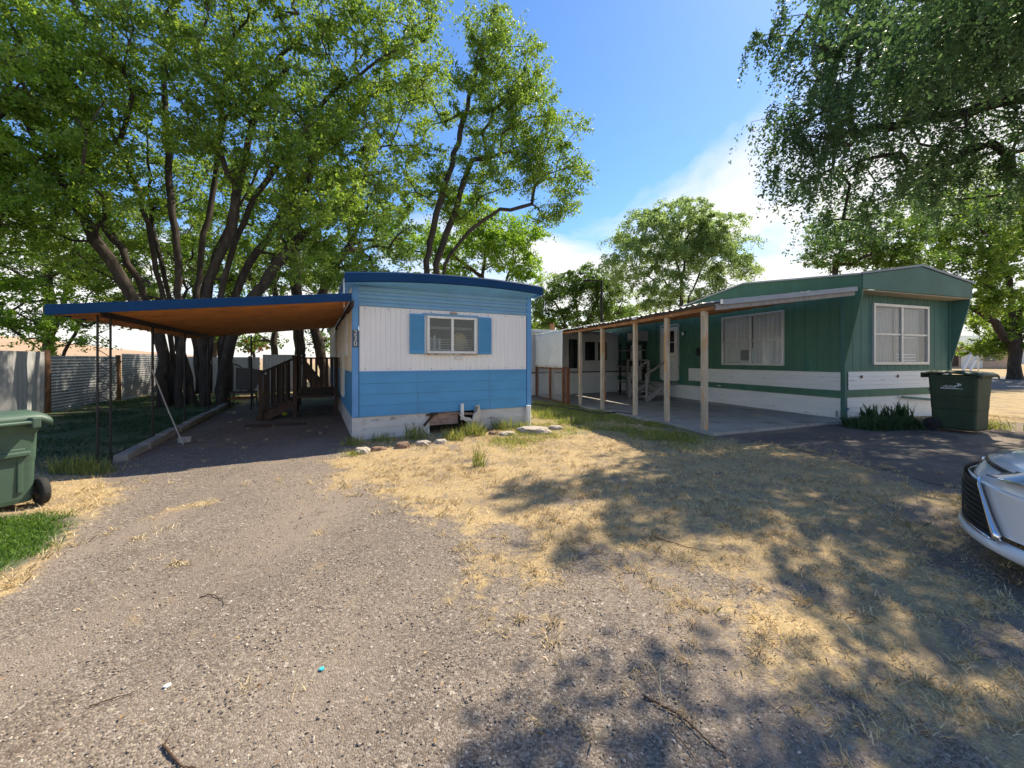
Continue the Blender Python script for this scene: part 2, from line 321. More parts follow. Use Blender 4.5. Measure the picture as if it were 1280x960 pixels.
def build_ground():
    xs = np.concatenate([[-900, -400, -200, -110, -70, -45, -30], np.linspace(-22, 22, 441), [30, 45, 70, 110, 200, 400, 900]])
    ys = np.concatenate([[-60, -20, -6, -2, 0], np.linspace(.6, 24, 235), [27, 31, 36, 42, 50, 60, 75, 100, 150, 260, 500, 1200]])
    X, Y = np.meshgrid(xs, ys); Z = gz(X, Y)
    fine = (np.abs(X) < 22) & (Y > 0) & (Y < 24)
    dry, grn, g2 = masks(X, Y)
    out = ~((X > -22) & (X < 22) & (Y < 24))
    dry = np.where(out, 1.0, dry); 
    Z = Z + np.where(fine, (fbm(X, Y, 2.2, 9) - .5) * .035 + np.maximum(dry, g2) * .012 + (fbm(X, Y, 9, 19) - .5) * .012, 0) - .012
    v = np.stack([X, Y, Z], -1).reshape(-1, 3); n = len(xs); m_ = len(ys)
    idx = np.arange(n * m_).reshape(m_, n)
    f = np.stack([idx[:-1, :-1], idx[:-1, 1:], idx[1:, 1:], idx[1:, :-1]], -1).reshape(-1, 4)
    me = bpy.data.meshes.new('ground'); me.from_pydata(v.tolist(), [], f.tolist()); me.update()
    for nm, a in (('dry', dry), ('green', grn), ('yg', g2)):
        at = me.attributes.new(nm, 'FLOAT', 'POINT'); at.data.foreach_set('value', a.reshape(-1).astype(np.float32))
    me.polygons.foreach_set('use_smooth', [True] * len(me.polygons))
    m, t, b, o = newmat('ground_mix')
    tc = N(t, 'ShaderNodeTexCoord')
    def nz(s, d=6.0, r=.6): 
        n = N(t, 'ShaderNodeTexNoise', i_Scale=s, i_Detail=d, i_Roughness=r); t.links.new(tc.outputs['Object'], n.inputs['Vector']); return n.outputs[0]
    def ramp(fac, stops):
        r = N(t, 'ShaderNodeValToRGB'); e = r.color_ramp.elements
        while len(e) < len(stops): e.new(.5)
        for i, (p, c) in enumerate(stops): e[i].position = p; e[i].color = (*c, 1)
        t.links.new(fac, r.inputs[0]); return r.outputs[0]
    def mixc(f, a, b_, bt='MIX'):
        x = N(t, 'ShaderNodeMix', data_type='RGBA', blend_type=bt)
        if isinstance(f, float): x.inputs[0].default_value = f
        else: t.links.new(f, x.inputs[0])
        for i, c in ((6, a), (7, b_)):
            if isinstance(c, tuple): x.inputs[i].default_value = (*c, 1)
            else: t.links.new(c, x.inputs[i])
        return x.outputs[2]
    def attr(n_): return N(t, 'ShaderNodeAttribute', attribute_name=n_).outputs['Fac']
    vo = N(t, 'ShaderNodeTexVoronoi', i_Scale=120.0, i_Randomness=1.0); t.links.new(tc.outputs['Object'], vo.inputs['Vector'])
    vo2 = N(t, 'ShaderNodeTexVoronoi', i_Scale=60.0); t.links.new(tc.outputs['Object'], vo2.inputs['Vector'])
    sep = N(t, 'ShaderNodeSeparateColor'); t.links.new(vo.outputs['Color'], sep.inputs[0])
    sep2 = N(t, 'ShaderNodeSeparateColor'); t.links.new(vo2.outputs['Color'], sep2.inputs[0])
    stone = ramp(sep.outputs[0], [(0, (.12, .098, .08)), (.4, (.20, .166, .137)), (.75, (.265, .225, .186)), (1, (.38, .33, .275))])
    stone = mixc(M(t, 'GREATER_THAN', sep2.outputs[1], .93), stone, ramp(sep2.outputs[0], [(0, (.10, .085, .075)), (1, (.45, .40, .34))]))
    big = ramp(nz(.55, 5.0), [(.35, (.72, .71, .71)), (.5, (.90, .885, .87)), (.65, (1.02, .98, .92))])
    gravel = mixc(1.0, stone, big, 'MULTIPLY')
    # compacted wheel tracks and dusty drifts running along the drive
    mpt = N(t, 'ShaderNodeMapping'); mpt.inputs['Rotation'].default_value = (0, 0, R(-16)); mpt.inputs['Scale'].default_value = (1.1, .22, 1)
    t.links.new(tc.outputs['Object'], mpt.inputs[0]); ntk = N(t, 'ShaderNodeTexNoise', i_Scale=1.3, i_Detail=5.0, i_Roughness=.55); t.links.new(mpt.outputs[0], ntk.inputs['Vector'])
    dust = mixc(.55, gravel, (.262, .212, .168))
    gravel = mixc(M(t, 'MULTIPLY', M(t, 'SUBTRACT', ntk.outputs[0], .49), 7.0, clamp=True), gravel, dust)
    coarse = mixc(1.0, gravel, (.74, .73, .74), 'MULTIPLY')
    gravel = mixc(M(t, 'MULTIPLY', M(t, 'SUBTRACT', nz(1.1, 8.0, .65), .55), 6.0, clamp=True), gravel, coarse)
    gravel = mixc(M(t, 'MULTIPLY', M(t, 'SUBTRACT', nz(3.1, 9.0, .7), .60), 7.0, clamp=True), gravel, (.30, .225, .13))
    gravel = mixc(M(t, 'MULTIPLY', M(t, 'SUBTRACT', nz(2.3, 9.0, .7), .60), 7.0, clamp=True), gravel, (.13, .09, .068))
    sdry = N(t, 'ShaderNodeTexNoise', i_Scale=38.0, i_Detail=6.0, i_Roughness=.75, i_Distortion=1.5); t.links.new(tc.outputs['Object'], sdry.inputs['Vector'])
    straw = ramp(sdry.outputs[0], [(.3, (.17, .115, .06)), (.5, (.41, .30, .155)), (.7, (.64, .50, .29))])
    straw = mixc(M(t, 'MULTIPLY', M(t, 'SUBTRACT', nz(1.7, 6.0), .50), 5.0, clamp=True), straw, (.25, .19, .12))
    dk = M(t, 'MULTIPLY', M(t, 'SUBTRACT', M(t, 'ADD', M(t, 'ADD', M(t, 'MULTIPLY', attr('dry'), .85), M(t, 'MULTIPLY', M(t, 'SUBTRACT', nz(2.6, 6.0, .6), .5), 1.3)), M(t, 'MULTIPLY', M(t, 'SUBTRACT', nz(12.0, 8.0, .75), .5), 2.0)), .45), 2.5, clamp=True)
    col = mixc(dk, gravel, straw)
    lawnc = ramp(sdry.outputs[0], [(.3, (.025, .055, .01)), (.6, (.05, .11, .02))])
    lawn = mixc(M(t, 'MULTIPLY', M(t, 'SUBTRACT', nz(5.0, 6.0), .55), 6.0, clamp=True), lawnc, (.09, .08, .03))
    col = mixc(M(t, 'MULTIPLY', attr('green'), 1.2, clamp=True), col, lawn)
    ygc = ramp(sdry.outputs[0], [(.3, (.12, .12, .04)), (.6, (.34, .29, .11))])
    col = mixc(M(t, 'MULTIPLY', attr('yg'), .8, clamp=True), col, ygc)
    t.links.new(col, b.inputs['Base Color']); b.inputs['Roughness'].default_value = .95; b.inputs['Specular IOR Level'].default_value = .2
    hh = M(t, 'ADD', M(t, 'MULTIPLY', vo.outputs['Distance'], -1.0), M(t, 'MULTIPLY', nz(60, 4.0), .9))
    bp = N(t, 'ShaderNodeBump', i_Strength=.7, i_Distance=.007); t.links.new(hh, bp.inputs['Height']); t.links.new(bp.outputs[0], b.inputs['Normal'])
    me.materials.append(m); ob = bpy.data.objects.new('ground', me); COL.objects.link(ob); tag(ob, 'gravel drive and dry grass yard', kind='structure')
build_ground()
def gmesh_z(x, y):
    dry, grn, g2 = masks(np.asarray(x, float), np.asarray(y, float))
    return gz(x, y) + (fbm(np.asarray(x, float), np.asarray(y, float), 2.2, 9) - .5) * .035 + np.maximum(dry, g2) * .012 - .012

def flat_sheet(name, pp, m, z=.004, kind='structure', label=None, res=.35, thick=0):
    # sheet over a ground polygon, following the terrain
    poly = np.array(pp); mb = MB(); n = len(poly)
    me = bpy.data.meshes.new(name); b = bmesh.new()
    vs = [b.verts.new((p[0], p[1], 0)) for p in poly]; b.faces.new(vs)
    for ax, lo, hi in ((0, poly[:, 0].min(), poly[:, 0].max()), (1, poly[:, 1].min(), poly[:, 1].max())):
        st = max(res, (hi - lo) / 90)
        for c in np.arange(lo + st, hi, st):
            co = (c, 0, 0) if ax == 0 else (0, c, 0); no = (1, 0, 0) if ax == 0 else (0, 1, 0)
            bmesh.ops.bisect_plane(b, geom=b.verts[:] + b.edges[:] + b.faces[:], plane_co=co, plane_no=no)
    for v in b.verts: v.co.z = (float(gz(v.co.x, v.co.y)) + z + .018) if thick else float(gmesh_z(v.co.x, v.co.y)) + z
    bmesh.ops.recalc_face_normals(b, faces=b.faces)
    for f in b.faces:
        if f.normal.z < 0: f.normal_flip()
    if thick:
        be = [e for e in b.edges if e.is_boundary]; ex = bmesh.ops.extrude_edge_only(b, edges=be)
        for v in ex['geom']:
            if isinstance(v, bmesh.types.BMVert): v.co.z -= thick
    b.to_mesh(me); b.free(); me.materials.append(m)
    o = bpy.data.objects.new(name, me); COL.objects.link(o); tag(o, label, kind=kind); return o
# right-hand driveway, ragged edge
rngd = random.Random(4)
def ragged(pp, amp=.07, n=9):
    out = []
    for i in range(len(pp)):
        a = pp[i]; b_ = pp[(i + 1) % len(pp)]
        for k in range(n):
            f = k / n; out.append((a[0] + (b_[0]-a[0])*f + rngd.uniform(-amp, amp), a[1] + (b_[1]-a[1])*f + rngd.uniform(-amp, amp)))
    return out
flat_sheet('driveway', ragged([tuple(p) for p in polyG([(930,548),(1045,530),(1150,534),(1232,556),(1330,566),(1420,600),(1270,618),(1180,606),(1090,585),(1000,566)])]), mAsph, label='dark worn asphalt drive before the green trailer', res=.12)
flat_sheet('road', [(24, 22.5), (26, 27.5), (120, 68), (140, 60), (60, 24), (32, 17)], mRoad, label='asphalt road beyond the yard', res=1.5)
# hill beyond the left fence
def hill():
    mb = MB(); rows = []
    for j in range(14):
        row = []
        for i in range(60):
            a = R(-100 + i * 2.1); d = 150 + j * 22
            h = (2 + 17 * math.sin(min(1, j / 9) * math.pi / 2) * (.75 + .3 * mnoise.noise(Vector((i * .13, j * .2, 3))))) + 1.5 * mnoise.noise(Vector((i * .6, j * .6, 0)))
            h *= 0.25 + .75 * max(0, min(1, (R(-36) - a) / R(18)))
            row.append((math.sin(a) * d, math.cos(a) * d, -1 + h))
        rows.append(row)
    o = mb.grid(rows).build('hill', mHill, smooth=True); tag(o, 'dry brown hillside beyond the fence', kind='structure')
hill()
# ------------------------------------------------------------------ window builder (wall in local x'z plane facing -y', or axis 'y' facing -x')
def window(parent, x0, x1, z0, z1, panes, axis='x', y=0.0, frame=.05, depth=.05, glass=gWin, fm=None, name='window', mid_rail=None, behind=None, behind_d=.10):
    """panes: number of side-by-side lights; frame stands depth proud of the wall plane"""
    fm = fm or mTrimW
    def bx(mb, a0, a1, d0, d1, c0, c1):
        if axis == 'x': mb.box(a0, a1, y + d0, y + d1, c0, c1)
        else: mb.box(y + d0, y + d1, a0, a1, c0, c1)
    f = MB()
    bx(f, x0, x1, -depth, .02, z0, z0 + frame); bx(f, x0, x1, -depth, .02, z1 - frame, z1)
    bx(f, x0, x0 + frame, -depth, .02, z0 + frame, z1 - frame); bx(f, x1 - frame, x1, -depth, .02, z0 + frame, z1 - frame)
    for k in range(1, panes):
        xm = x0 + (x1 - x0) * k / panes; bx(f, xm - frame * .55, xm + frame * .55, -depth * .9, .02, z0 + frame, z1 - frame)
    w = f.build(name, fm, parent, bevel=.004)
    if mid_rail:
        r = MB()
        for k in range(panes):
            a = x0 + (x1 - x0) * k / panes + frame; b = x0 + (x1 - x0) * (k + 1) / panes - frame
            zc = z0 + (z1 - z0) * mid_rail; bx(r, a, b, -depth * .75, .0, zc - .022, zc + .022)
        r.build('rail', fm, w, bevel=.003)
    for k in range(panes):
        a = x0 + (x1 - x0) * k / panes + frame * .6; b = x0 + (x1 - x0) * (k + 1) / panes - frame * .6
        g = MB(); bx(g, a, b, -depth * .3, -depth * .3 + .004, z0 + frame * .7, z1 - frame * .7); g.build('pane', glass, w)
        if behind:
            c = MB()
            if behind == 'blind':
                z = z0 + frame
                while z < z1 - frame:
                    bx(c, a + .01, b - .01, behind_d, behind_d + .006, z, z + .033); z += .04
                c.build('blind', mCurt, w)
            elif behind == 'curtain':
                n = 26; row = []
                for i in range(n + 1):
                    q = a + (b - a) * i / n; row.append((q, behind_d + .012 * math.sin(i * 2.1)))
                rows = [[((q, y + d, zz_) if axis == 'x' else (y + d, q, zz_)) for q, d in row] for zz_ in (z0 + frame, z1 - frame)]
                c.grid(rows); c.build('curtain', mCurtG, w)
            elif behind == 'white':
                n = 26; row = []
                for i in range(n + 1):
                    q = a + (b - a) * i / n; row.append((q, behind_d + .006 * math.sin(i * 1.7)))
                rows = [[((q, y + d, zz_) if axis == 'x' else (y + d, q, zz_)) for q, d in row] for zz_ in (z0 + frame, z1 - frame)]
                c.grid(rows); c.build('curtain', mCurt, w)
    return w
# ------------------------------------------------------------------ blue mobile home
TH = R(27)
BL = thing('mobile_home', 'blue and white mobile home with one shuttered window in its end wall', 'mobile home', (-2.90, 7.0, 0), TH)
WB, LB = 3.72, 12.5
WX0, WX1, WZ0, WZ1 = 1.36, 2.40, 1.60, 2.35
wall = MB(); TR = .11
for (a, b, c, d) in ((TR, WX0, 1.25, 2.46), (WX1, WB - TR, 1.25, 2.46), (WX0, WX1, 1.25, WZ0), (WX0, WX1, WZ1, 2.46)):
    vrib(wall, a, b, c, d, 0, .092, .011, flat=.62)
wall.build('upper_siding', mWhite, BL, recalc=False)
lo = MB(); hlap(lo, TR, WB - TR, .42, 1.25, 0, .205, .012); lo.build('lower_siding', mBlue, BL, recalc=False)
tb = MB()
pr = [(0, 2.46), (-.022, 2.47), (-.022, 2.53), (0, 2.545), (0, 2.60), (-.022, 2.615), (-.022, 2.67), (0, 2.685), (0, 2.74), (-.02, 2.755), (-.02, 2.82), (0, 2.84), (0, 3.02)]
tb.grid([[(0, p[0], p[1]), (WB, p[0], p[1])] for p in pr]); tb.build('ribbed_band', mBlueBand, BL, recalc=False)
MB().box(TR, WB - TR, -.018, -.002, 1.235, 1.262).build('belt_strip', mBlueLt, BL)
for x in (-.01, WB - TR + .01):
    MB().box(x, x + TR, -.03, .07, .42, 2.90).build('corner_trim', mBlueLt, BL, bevel=.006)
# long side walls
s1 = MB(); vrib(s1, .07, LB, 1.25, 2.86, 0, .092, .011, axis='y', sgn=-1); s1.build('side_siding', mCream, BL, recalc=False)
s2 = MB(); hlap(s2, .07, LB, .42, 1.25, 0, .205, .012, axis='y'); s2.build('side_lower_siding', mBlue, BL, recalc=False)
s3 = MB(); vrib(s3, .07, LB, 1.25, 2.90, WB, .092, .011, axis='y', sgn=1); s3.build('side_siding', mWhite, BL, recalc=False)
s4 = MB(); hlap(s4, .07, LB, .42, 1.25, WB, .205, .012, axis='y', sgn=1); s4.build('side_lower_siding', mBlue, BL, recalc=False)
MB().box(0, WB, LB, LB + .02, .42, 2.9).build('end_wall', mCream, BL)
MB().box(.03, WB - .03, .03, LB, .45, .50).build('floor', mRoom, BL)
window(BL, .9, 1.5, 1.55, 2.45, 1, axis='y', y=0, behind='curtain')
window(BL, 3.4, 4.3, 1.55, 2.40, 2, axis='y', y=0, behind='white')
MB().box(-.05, 0, 2.05, 2.95, .62, 2.62).build('side_door', mDoor, BL, bevel=.006)
window(BL, 6.2, 7.1, 1.6, 2.4, 2, axis='y', y=0, behind='curtain')
# skirting with a broken gap
for a_ in ((-.01, 1.42, 0, .415, .02, .21, .012), (2.42, WB, 0, .43, .02, .22, .012), (.02, LB, 0, .42, .02, .21, .012, 'y'), (.02, LB, 0, .42, WB - .02, .21, .012, 'y', 1)):
    sk = MB(); hlap(sk, *a_); sk.build('skirting', mSkirt, BL, recalc=False)
MB().box(-.012, .16, -.012, .012, 0, .415).build('skirting_corner', mSkirt, BL, bevel=.004)
b = MB(); b.box(1.40, 2.02, .05, .075, .16, .40); b.beam((2.02, .06, .37), (2.44, .02, .33), .02, .05); b.build('skirting_backing', mat('skirting_plywood', (.36, .24, .19), .85, .3, 3, bump=.3, c2=(.2, .12, .09), c2amt=.5, stretch=(2, 2, 8)), BL)
MB().box(1.4, 2.45, .45, .47, 0, .40).build('gap_shade_sheet', mPlast, BL)  # black sheet added behind the skirting gap as the shade under the floor
b = MB(); b.beam((1.30, -.012, .17), (1.52, -.02, .42), .012, .05); b.beam((1.35, -.03, .385), (1.58, -.03, .40), .05, .03); b.build('skirting_tear', mWoodD, BL)
# roof: bowed, navy fascia, light blue soffit
def arc(x):  # fascia top height across the face
    t = (x + .14) / (WB + .28); return 3.0 + (3.09 - 3.0) * t + .09 * (1 - (2 * t - 1) ** 2)
nx = 24; xs_ = [-.14 + (WB + .28) * i / nx for i in range(nx + 1)]
f = MB(); f.grid([[(x, -.30, arc(x)) for x in xs_], [(x, -.315, arc(x) - .02) for x in xs_], [(x, -.315, arc(x) - .17) for x in xs_], [(x, -.29, arc(x) - .185) for x in xs_]])
for xx, s_ in ((-.14, 1), (WB + .14, -1)):
    z = arc(xx); f.grid([[(xx, -.31, z), (xx, LB, z)], [(xx - .005 * s_, -.31, z - .17), (xx - .005 * s_, LB, z - .17)]])
f.build('fascia', mBlueDk, BL, recalc=False)
r = MB(); r.grid([[(x, y, arc(x) + .003) for x in xs_] for y in (-.30, LB + .02)]); r.build('roof', mRoofG, BL, recalc=False)
so_ = MB(); so_.grid([[(x, -.29, arc(x) - .183) for x in xs_], [(x, -.001, 2.84 + (arc(x) - 3.0) * .25) for x in xs_]])
so_.grid([[(-.14, y, 2.82) for y in (-.29, LB)], [(0, y, 2.83) for y in (-.29, LB)]]); so_.grid([[(WB, y, 2.86) for y in (-.29, LB)], [(WB + .14, y, 2.90) for y in (-.29, LB)]])
so_.build('soffit', mat('soffit_bounce_blue', (.22, .56, .95), .5, .08, 2), BL, recalc=False)  # blue raised to carry the bounce off the sunlit ground
MB().box(.02, .12, -.26, -.20, 2.855, 2.90).build('eave_bracket', mTrimW, BL)
# window, shutters
wn = window(BL, WX0, WX1, WZ0, WZ1, 2, y=0, frame=.05, depth=.045)
MB().box(WX0 - .06, WX1 + .05, -.055, -.012, WZ0 - .028, WZ0 - .002).build('sill', mat('sill_rusty', (.42, .36, .30), .7, .3, 9, c2=(.20, .11, .06), c2amt=.6, c2scale=12), wn, bevel=.004)
MB().box(WX0 - .08, WX1 + .04, -.03, -.012, WZ1 + .002, WZ1 + .045).build('head_trim', mBlueBand, wn)
bl = MB()
for z in (1.68, 1.73, 1.78, 1.83, 1.88, 2.10, 2.13): bl.box(WX0 + .05, WX1 - .05, .09, .10, z, z + .012)
bl.build('blind', mCurtG, wn)
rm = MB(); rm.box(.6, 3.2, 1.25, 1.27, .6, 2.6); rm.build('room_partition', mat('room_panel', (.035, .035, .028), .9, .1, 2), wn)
for x0, x1 in ((1.02, 1.31), (2.45, 2.74)):
    sh = MB(); sh.box(x0, x1, -.040, -.013, 1.59, 2.37)
    q = sh.build('shutter', mBlue, BL, bevel=.006)
    l = MB()
    for k in range(14):
        z = 1.66 + k * .047; l.add([(x0 + .035, -.041, z), (x1 - .035, -.041, z), (x1 - .035, -.050, z + .034), (x0 + .035, -.050, z + .034)], [(0, 1, 2, 3)])
    l.box(x0 + .004, x0 + .03, -.052, -.041, 1.60, 2.36); l.box(x1 - .03, x1 - .004, -.052, -.041, 1.60, 2.36); l.box(x0 + .03, x1 - .03, -.052, -.041, 1.60, 1.645); l.box(x0 + .03, x1 - .03, -.052, -.041, 2.325, 2.36)
    l.build('shutter_face', mBlue, q, recalc=False)
def text(name, body, size, m, parent, loc, rot, ext=.003, align='CENTER'):
    c = bpy.data.curves.new(name, 'FONT'); c.body = body; c.size = size; c.extrude = ext; c.align_x = align; c.align_y = 'CENTER'
    o = bpy.data.objects.new(name, c); COL.objects.link(o); dg = bpy.context.evaluated_depsgraph_get()
    me = bpy.data.meshes.new_from_object(o.evaluated_get(dg)); bpy.data.objects.remove(o)
    me.materials.clear(); me.materials.append(m); q = bpy.data.objects.new(name, me); COL.objects.link(q); q.parent = parent; q.location = loc; q.rotation_euler = rot; return q
MB().box(-.005, .095, -.038, -.031, 1.70, 2.02).build('number_plate', mat('plate_dark', (.06, .09, .12), .5, .1, 9), BL)
for k, ch in enumerate('230'): text('house_number', ch, .125, mMark, BL, (.045, -.041, 1.965 - k * .10), (R(90), 0, 0))
MB().box(1.93, 2.10, -.03, -.012, 1.48, 1.53).build('vent_plate', mTrimW, BL, bevel=.003)
b = MB(); b.box(1.83, 1.98, -.035, -.012, 2.405, 2.44); b.build('light_mount', mat('mount_brown', (.35, .27, .2), .7, .3, 9), BL, bevel=.006)
MB().box(-.16, -.145, -.2, .0, 2.40, 2.9).build('gutter_end', mTrimW, BL)
b = MB(); b.tube([(2.9, 1.6, 3.1), (2.9, 1.6, 3.45)], .03, 8); b.build('roof_vent', mSteelD, BL)
def bl_w(x, y, z): return BL_M @ Vector((x, y, z))
BL_M = Matrix.Translation((-2.90, 7.0, 0)) @ Matrix.Rotation(TH, 4, 'Z')
# shelf of books and a woven basket seen through the window
sf = thing('bookshelf', 'shelf holding books behind the window of the blue mobile home', 'shelf', bl_w(1.75, .42, 1.0), TH)
rbox('shelf_board', mCurt, sf, -.42, .42, -.1, .12, .67, .70); rbox('shelf_side', mRoom, sf, -.44, -.42, -.1, .12, -.4, .75); rbox('shelf_side', mRoom, sf, .42, .44, -.1, .12, -.4, .75)
bkc = [(.35, .34, .38), (.05, .05, .08), (.42, .38, .46), (.12, .08, .16), (.5, .48, .5), (.06, .06, .07), (.6, .58, .6)]
bkl = ['grey book at the left end of the shelf', 'black book second from the left on the shelf', 'lilac book third from the left on the shelf', 'dark purple book in the middle of the shelf', 'pale grey book right of the dark purple one', 'thin black book beside the last pale one', 'white book at the right end of the row']
x = -.36
for i, c in enumerate(bkc):
    w_ = .035 + .012 * (i % 3); h_ = .22 + .03 * ((i * 5) % 3)
    o = rbox('book', mat('book_cover_%s' % 'abcdefg'[i], c, .6, .05), None, 0, w_, -.07, .07, 0, h_, .003); o.location = bl_w(1.75 + x, .42, 1.702); o.rotation_euler = (0, 0, TH)
    tag(o, bkl[i] + ' in the window', 'book', 'books on the window shelf'); x += w_ + .006
b = MB(); pts = []
ctr = (0, 0, 0)
for j in range(9):
    a = math.pi * j / 8; b_r = .19 * math.sin(a) + .001; pts.append([(b_r * math.cos(t_ * math.pi / 10), b_r * .55 * math.sin(t_ * math.pi / 10), -.21 * math.cos(a)) for t_ in range(21)])
o = b.grid(pts).build('woven_basket', mStraw, None, smooth=True); o.location = bl_w(2.16, .34, 1.86); o.rotation_euler = (0, 0, TH); tag(o, 'golden round woven basket behind the right pane of the window', 'basket')
sc_ = mat('screw_rust', (.16, .08, .04), .7, .3, 20)
for k in range(9):
    for z in (1.30, 2.42): x = .22 + k * .41; MB().tube([(x, -.004, z), (x, -.016, z)], .008, 6).build('screw', sc_, BL)
for x in (1.18, 2.72): MB().box(x, x + .006, -.018, -.011, .43, 1.24).build('seam_strip', mBlueBand, BL)
# ------------------------------------------------------------------ carport
CP = thing('carport', 'flat carport roof with navy fascia and orange board ceiling on thin posts', 'carport', (-2.90, 7.0, 0), TH)
CX0, CX1, CY0, CY1 = -3.66, -.05, -.45, 6.2
def cz(x): return 2.60 + (x - CX1) / (CX1 - CX0) * .43       # top of fascia
def sl_box(mb, x0, x1, y0, y1, dz0, dz1):
    za, zb = cz(x0), cz(x1)
    mb.add([(x0,y0,za+dz0),(x1,y0,zb+dz0),(x1,y1,zb+dz0),(x0,y1,za+dz0),(x0,y0,za+dz1),(x1,y0,zb+dz1),(x1,y1,zb+dz1),(x0,y1,za+dz1)],
           [(0,3,2,1),(4,5,6,7),(0,1,5,4),(1,2,6,5),(2,3,7,6),(3,0,4,7)])
f = MB(); sl_box(f, CX0 - .02, CX1, CY0 - .025, CY0, -.125, .012); sl_box(f, CX0 - .03, CX0, CY0, CY1, -.10, .012); f.build('fascia', mBlueDk, CP, bevel=.004)
f = MB(); sl_box(f, CX0, CX1, CY0, CY1, -.012, .004); f.build('roof_sheet', mRoofG, CP)
f = MB(); y = CY0 + .004; k = 0
while y < CY1 - .02:
    sl_box(f, CX0 + .16, CX1 - .01, y, min(y + .135, CY1), -.075 - .002 * (k % 3), -.055); y += .141; k += 1
f.build('ceiling_boards', mWoodR, CP)
for k in range(17):
    y = CY0 + .12 + k * .39
    f = MB(); sl_box(f, CX0 + .005, CX0 + .42, y, y + .045, -.125, -.0785); f.build('rafter_tail', mWoodB, CP)
f = MB(); sl_box(f, CX0 + .40, CX0 + .44, CY0 + .25, CY1, -.15, -.0805); f.build('side_beam', mSteelD, CP)
def post(x, y, r=.018, pr_=CP): return MB().tube([(x, y, -.02), (x, y, cz(x) - .12)], r, 8).build('post', mSteelD, pr_)
post(-3.30, -.17, .014); post(-3.22, -.02, .014)
lat = MB()
for k in range(9):
    z = .15 + k * .21; lat.tube([(-3.30, -.17, z), (-3.22, -.02, z + .1)], .005, 5); lat.tube([(-3.22, -.02, z + .1), (-3.30, -.17, z + .21)], .005, 5)
lat.build('post_lattice', mSteelD, CP)
for y in (1.75, 3.7, 5.85): post(-3.27, y, .02)
post(-2.3, 6.1, .02); post(-1.1, 6.1, .02)
gt = MB(); gt.beam((-.03, -.35, 2.45), (-.03, 5.8, 2.45), .05, .10); gt.build('ledger', mWoodD, CP)
# kerb along the carport
kb = MB()
for k in range(9):
    y0 = .05 + k * .82; kb.box(-3.22 + .01 * (k % 2), -3.06 + .01 * (k % 2), y0, y0 + .80, -.05, .085 + .012 * (k % 3))
o = kb.build('kerb', mKerb, None, bevel=.012); o.location = (-2.90, 7.0, 0); o.rotation_euler = (0, 0, TH); tag(o, 'low concrete kerb edging the gravel under the carport', 'kerb')
# leaning pole and its block
o = MB().tube([G(229, 556, .02), G(229, 556, .02).lerp(P(190, 462, 6.9), .5) + Vector((0, 0, -.03)), P(190, 462, 6.9)], .011, 8).build('leaning_pole', mat('pole_pale', (.32, .30, .27), .7, .2, 6), None)
tag(o, 'pale thin pole leaning from the kerb towards the tree', 'pole')
o = MB().box(-.09, .09, -.06, .06, 0, .10).build('wood_block', mWoodG, None, bevel=.01); o.location = G(231, 553); o.rotation_euler = (0, 0, .5); tag(o, 'short weathered wood block at the foot of the leaning pole', 'block')
# ------------------------------------------------------------------ wooden porch beside the mobile home
PO = thing('wooden_porch', 'dark wooden porch with slatted railing and sloping stair rail by the blue mobile home', 'porch', (-2.90, 7.0, 0), TH)
PX0, PX1, PY0, PY1 = -1.12, -.06, 3.6, 7.0
rbox('deck', mWoodD, PO, PX0, PX1, PY0, PY1, .50, .56)
for x, y in ((PX0 + .05, PY0 + .05), (PX1 - .06, PY0 + .05), (PX0 + .05, 5.3), (PX0 + .05, PY1 - .06)): rbox('post', mWoodD, PO, x - .045, x + .045, y - .045, y + .045, -.02, 1.52)
mPorch = mat('wood_porch_rail', (.035, .024, .02), .8, .3, 4, bump=.3)
f = MB(); f.box(PX0, PX1, PY0 + .0, PY0 + .10, 1.50, 1.54); f.box(PX0 - .02, PX0 + .12, PY0, PY1, 1.541, 1.58); f.build('handrail', mPorch, PO, bevel=.006)
f = MB(); f.box(PX0 + .1, PX1, PY0 + .02, PY0 + .05, .68, .76); f.box(PX0 + .02, PX0 + .05, PY0 + .1, PY1, .68, .76); f.build('bottom_rail', mPorch, PO)
def bal(x, y, z0, z1): MB().box(x - .03, x + .03, y - .012, y + .012, z0, z1).build('baluster', mPorch, PO)
for k in range(9): bal(PX0 + .17 + k * .122, PY0 + .012, .60, 1.50)
for k in range(20): bal(PX0 + .035, PY0 + .22 + k * .165, .60, 1.54)
# stair to the left (away from the wall) with sloping rail
for k in range(3): rbox('stair_tread', mWoodD, PO, PX0 - .22 - .22 * k, PX0 - .22 * k, 3.65, 4.55, .36 - .17 * k, .40 - .17 * k)
for yy in (3.64, 4.56): MB().beam((PX0, yy, .38), (PX0 - .75, yy, -.02), .04, .2).build('stringer', mWoodD, PO)
for yy in (3.62, 4.58):
    f = MB(); f.beam((PX0, yy, 1.50), (PX0 - .80, yy, 1.10), .09, .035); f.build('stair_rail', mPorch, PO)
    rbox('post', mWoodD, PO, PX0 - .72, PX0 - .64, yy - .04, yy + .04, -.02, 1.08)
    for k in range(4): bal(PX0 - .13 - k * .13, yy, .42 - k * .06, 1.42 - k * .065)
o = MB(); rows = []
for j in range(9):
    a = math.pi * j / 8; rows.append([(.06 * math.sin(a) * math.cos(t_ * math.pi / 8), .06 * math.sin(a) * math.sin(t_ * math.pi / 8), .06 - .06 * math.cos(a)) for t_ in range(17)])
o = o.grid(rows).build('ball', mYel, None, smooth=True); o.location = G(356, 520); tag(o, 'small yellow green ball on the ground by the porch stair', 'ball')
o = rbox('plank', mWoodD, None, -.6, .6, -.05, .05, 0, .04); o.location = G(345, 532); o.rotation_euler = (0, 0, .25); tag(o, 'dark plank lying on the gravel before the porch', 'plank')
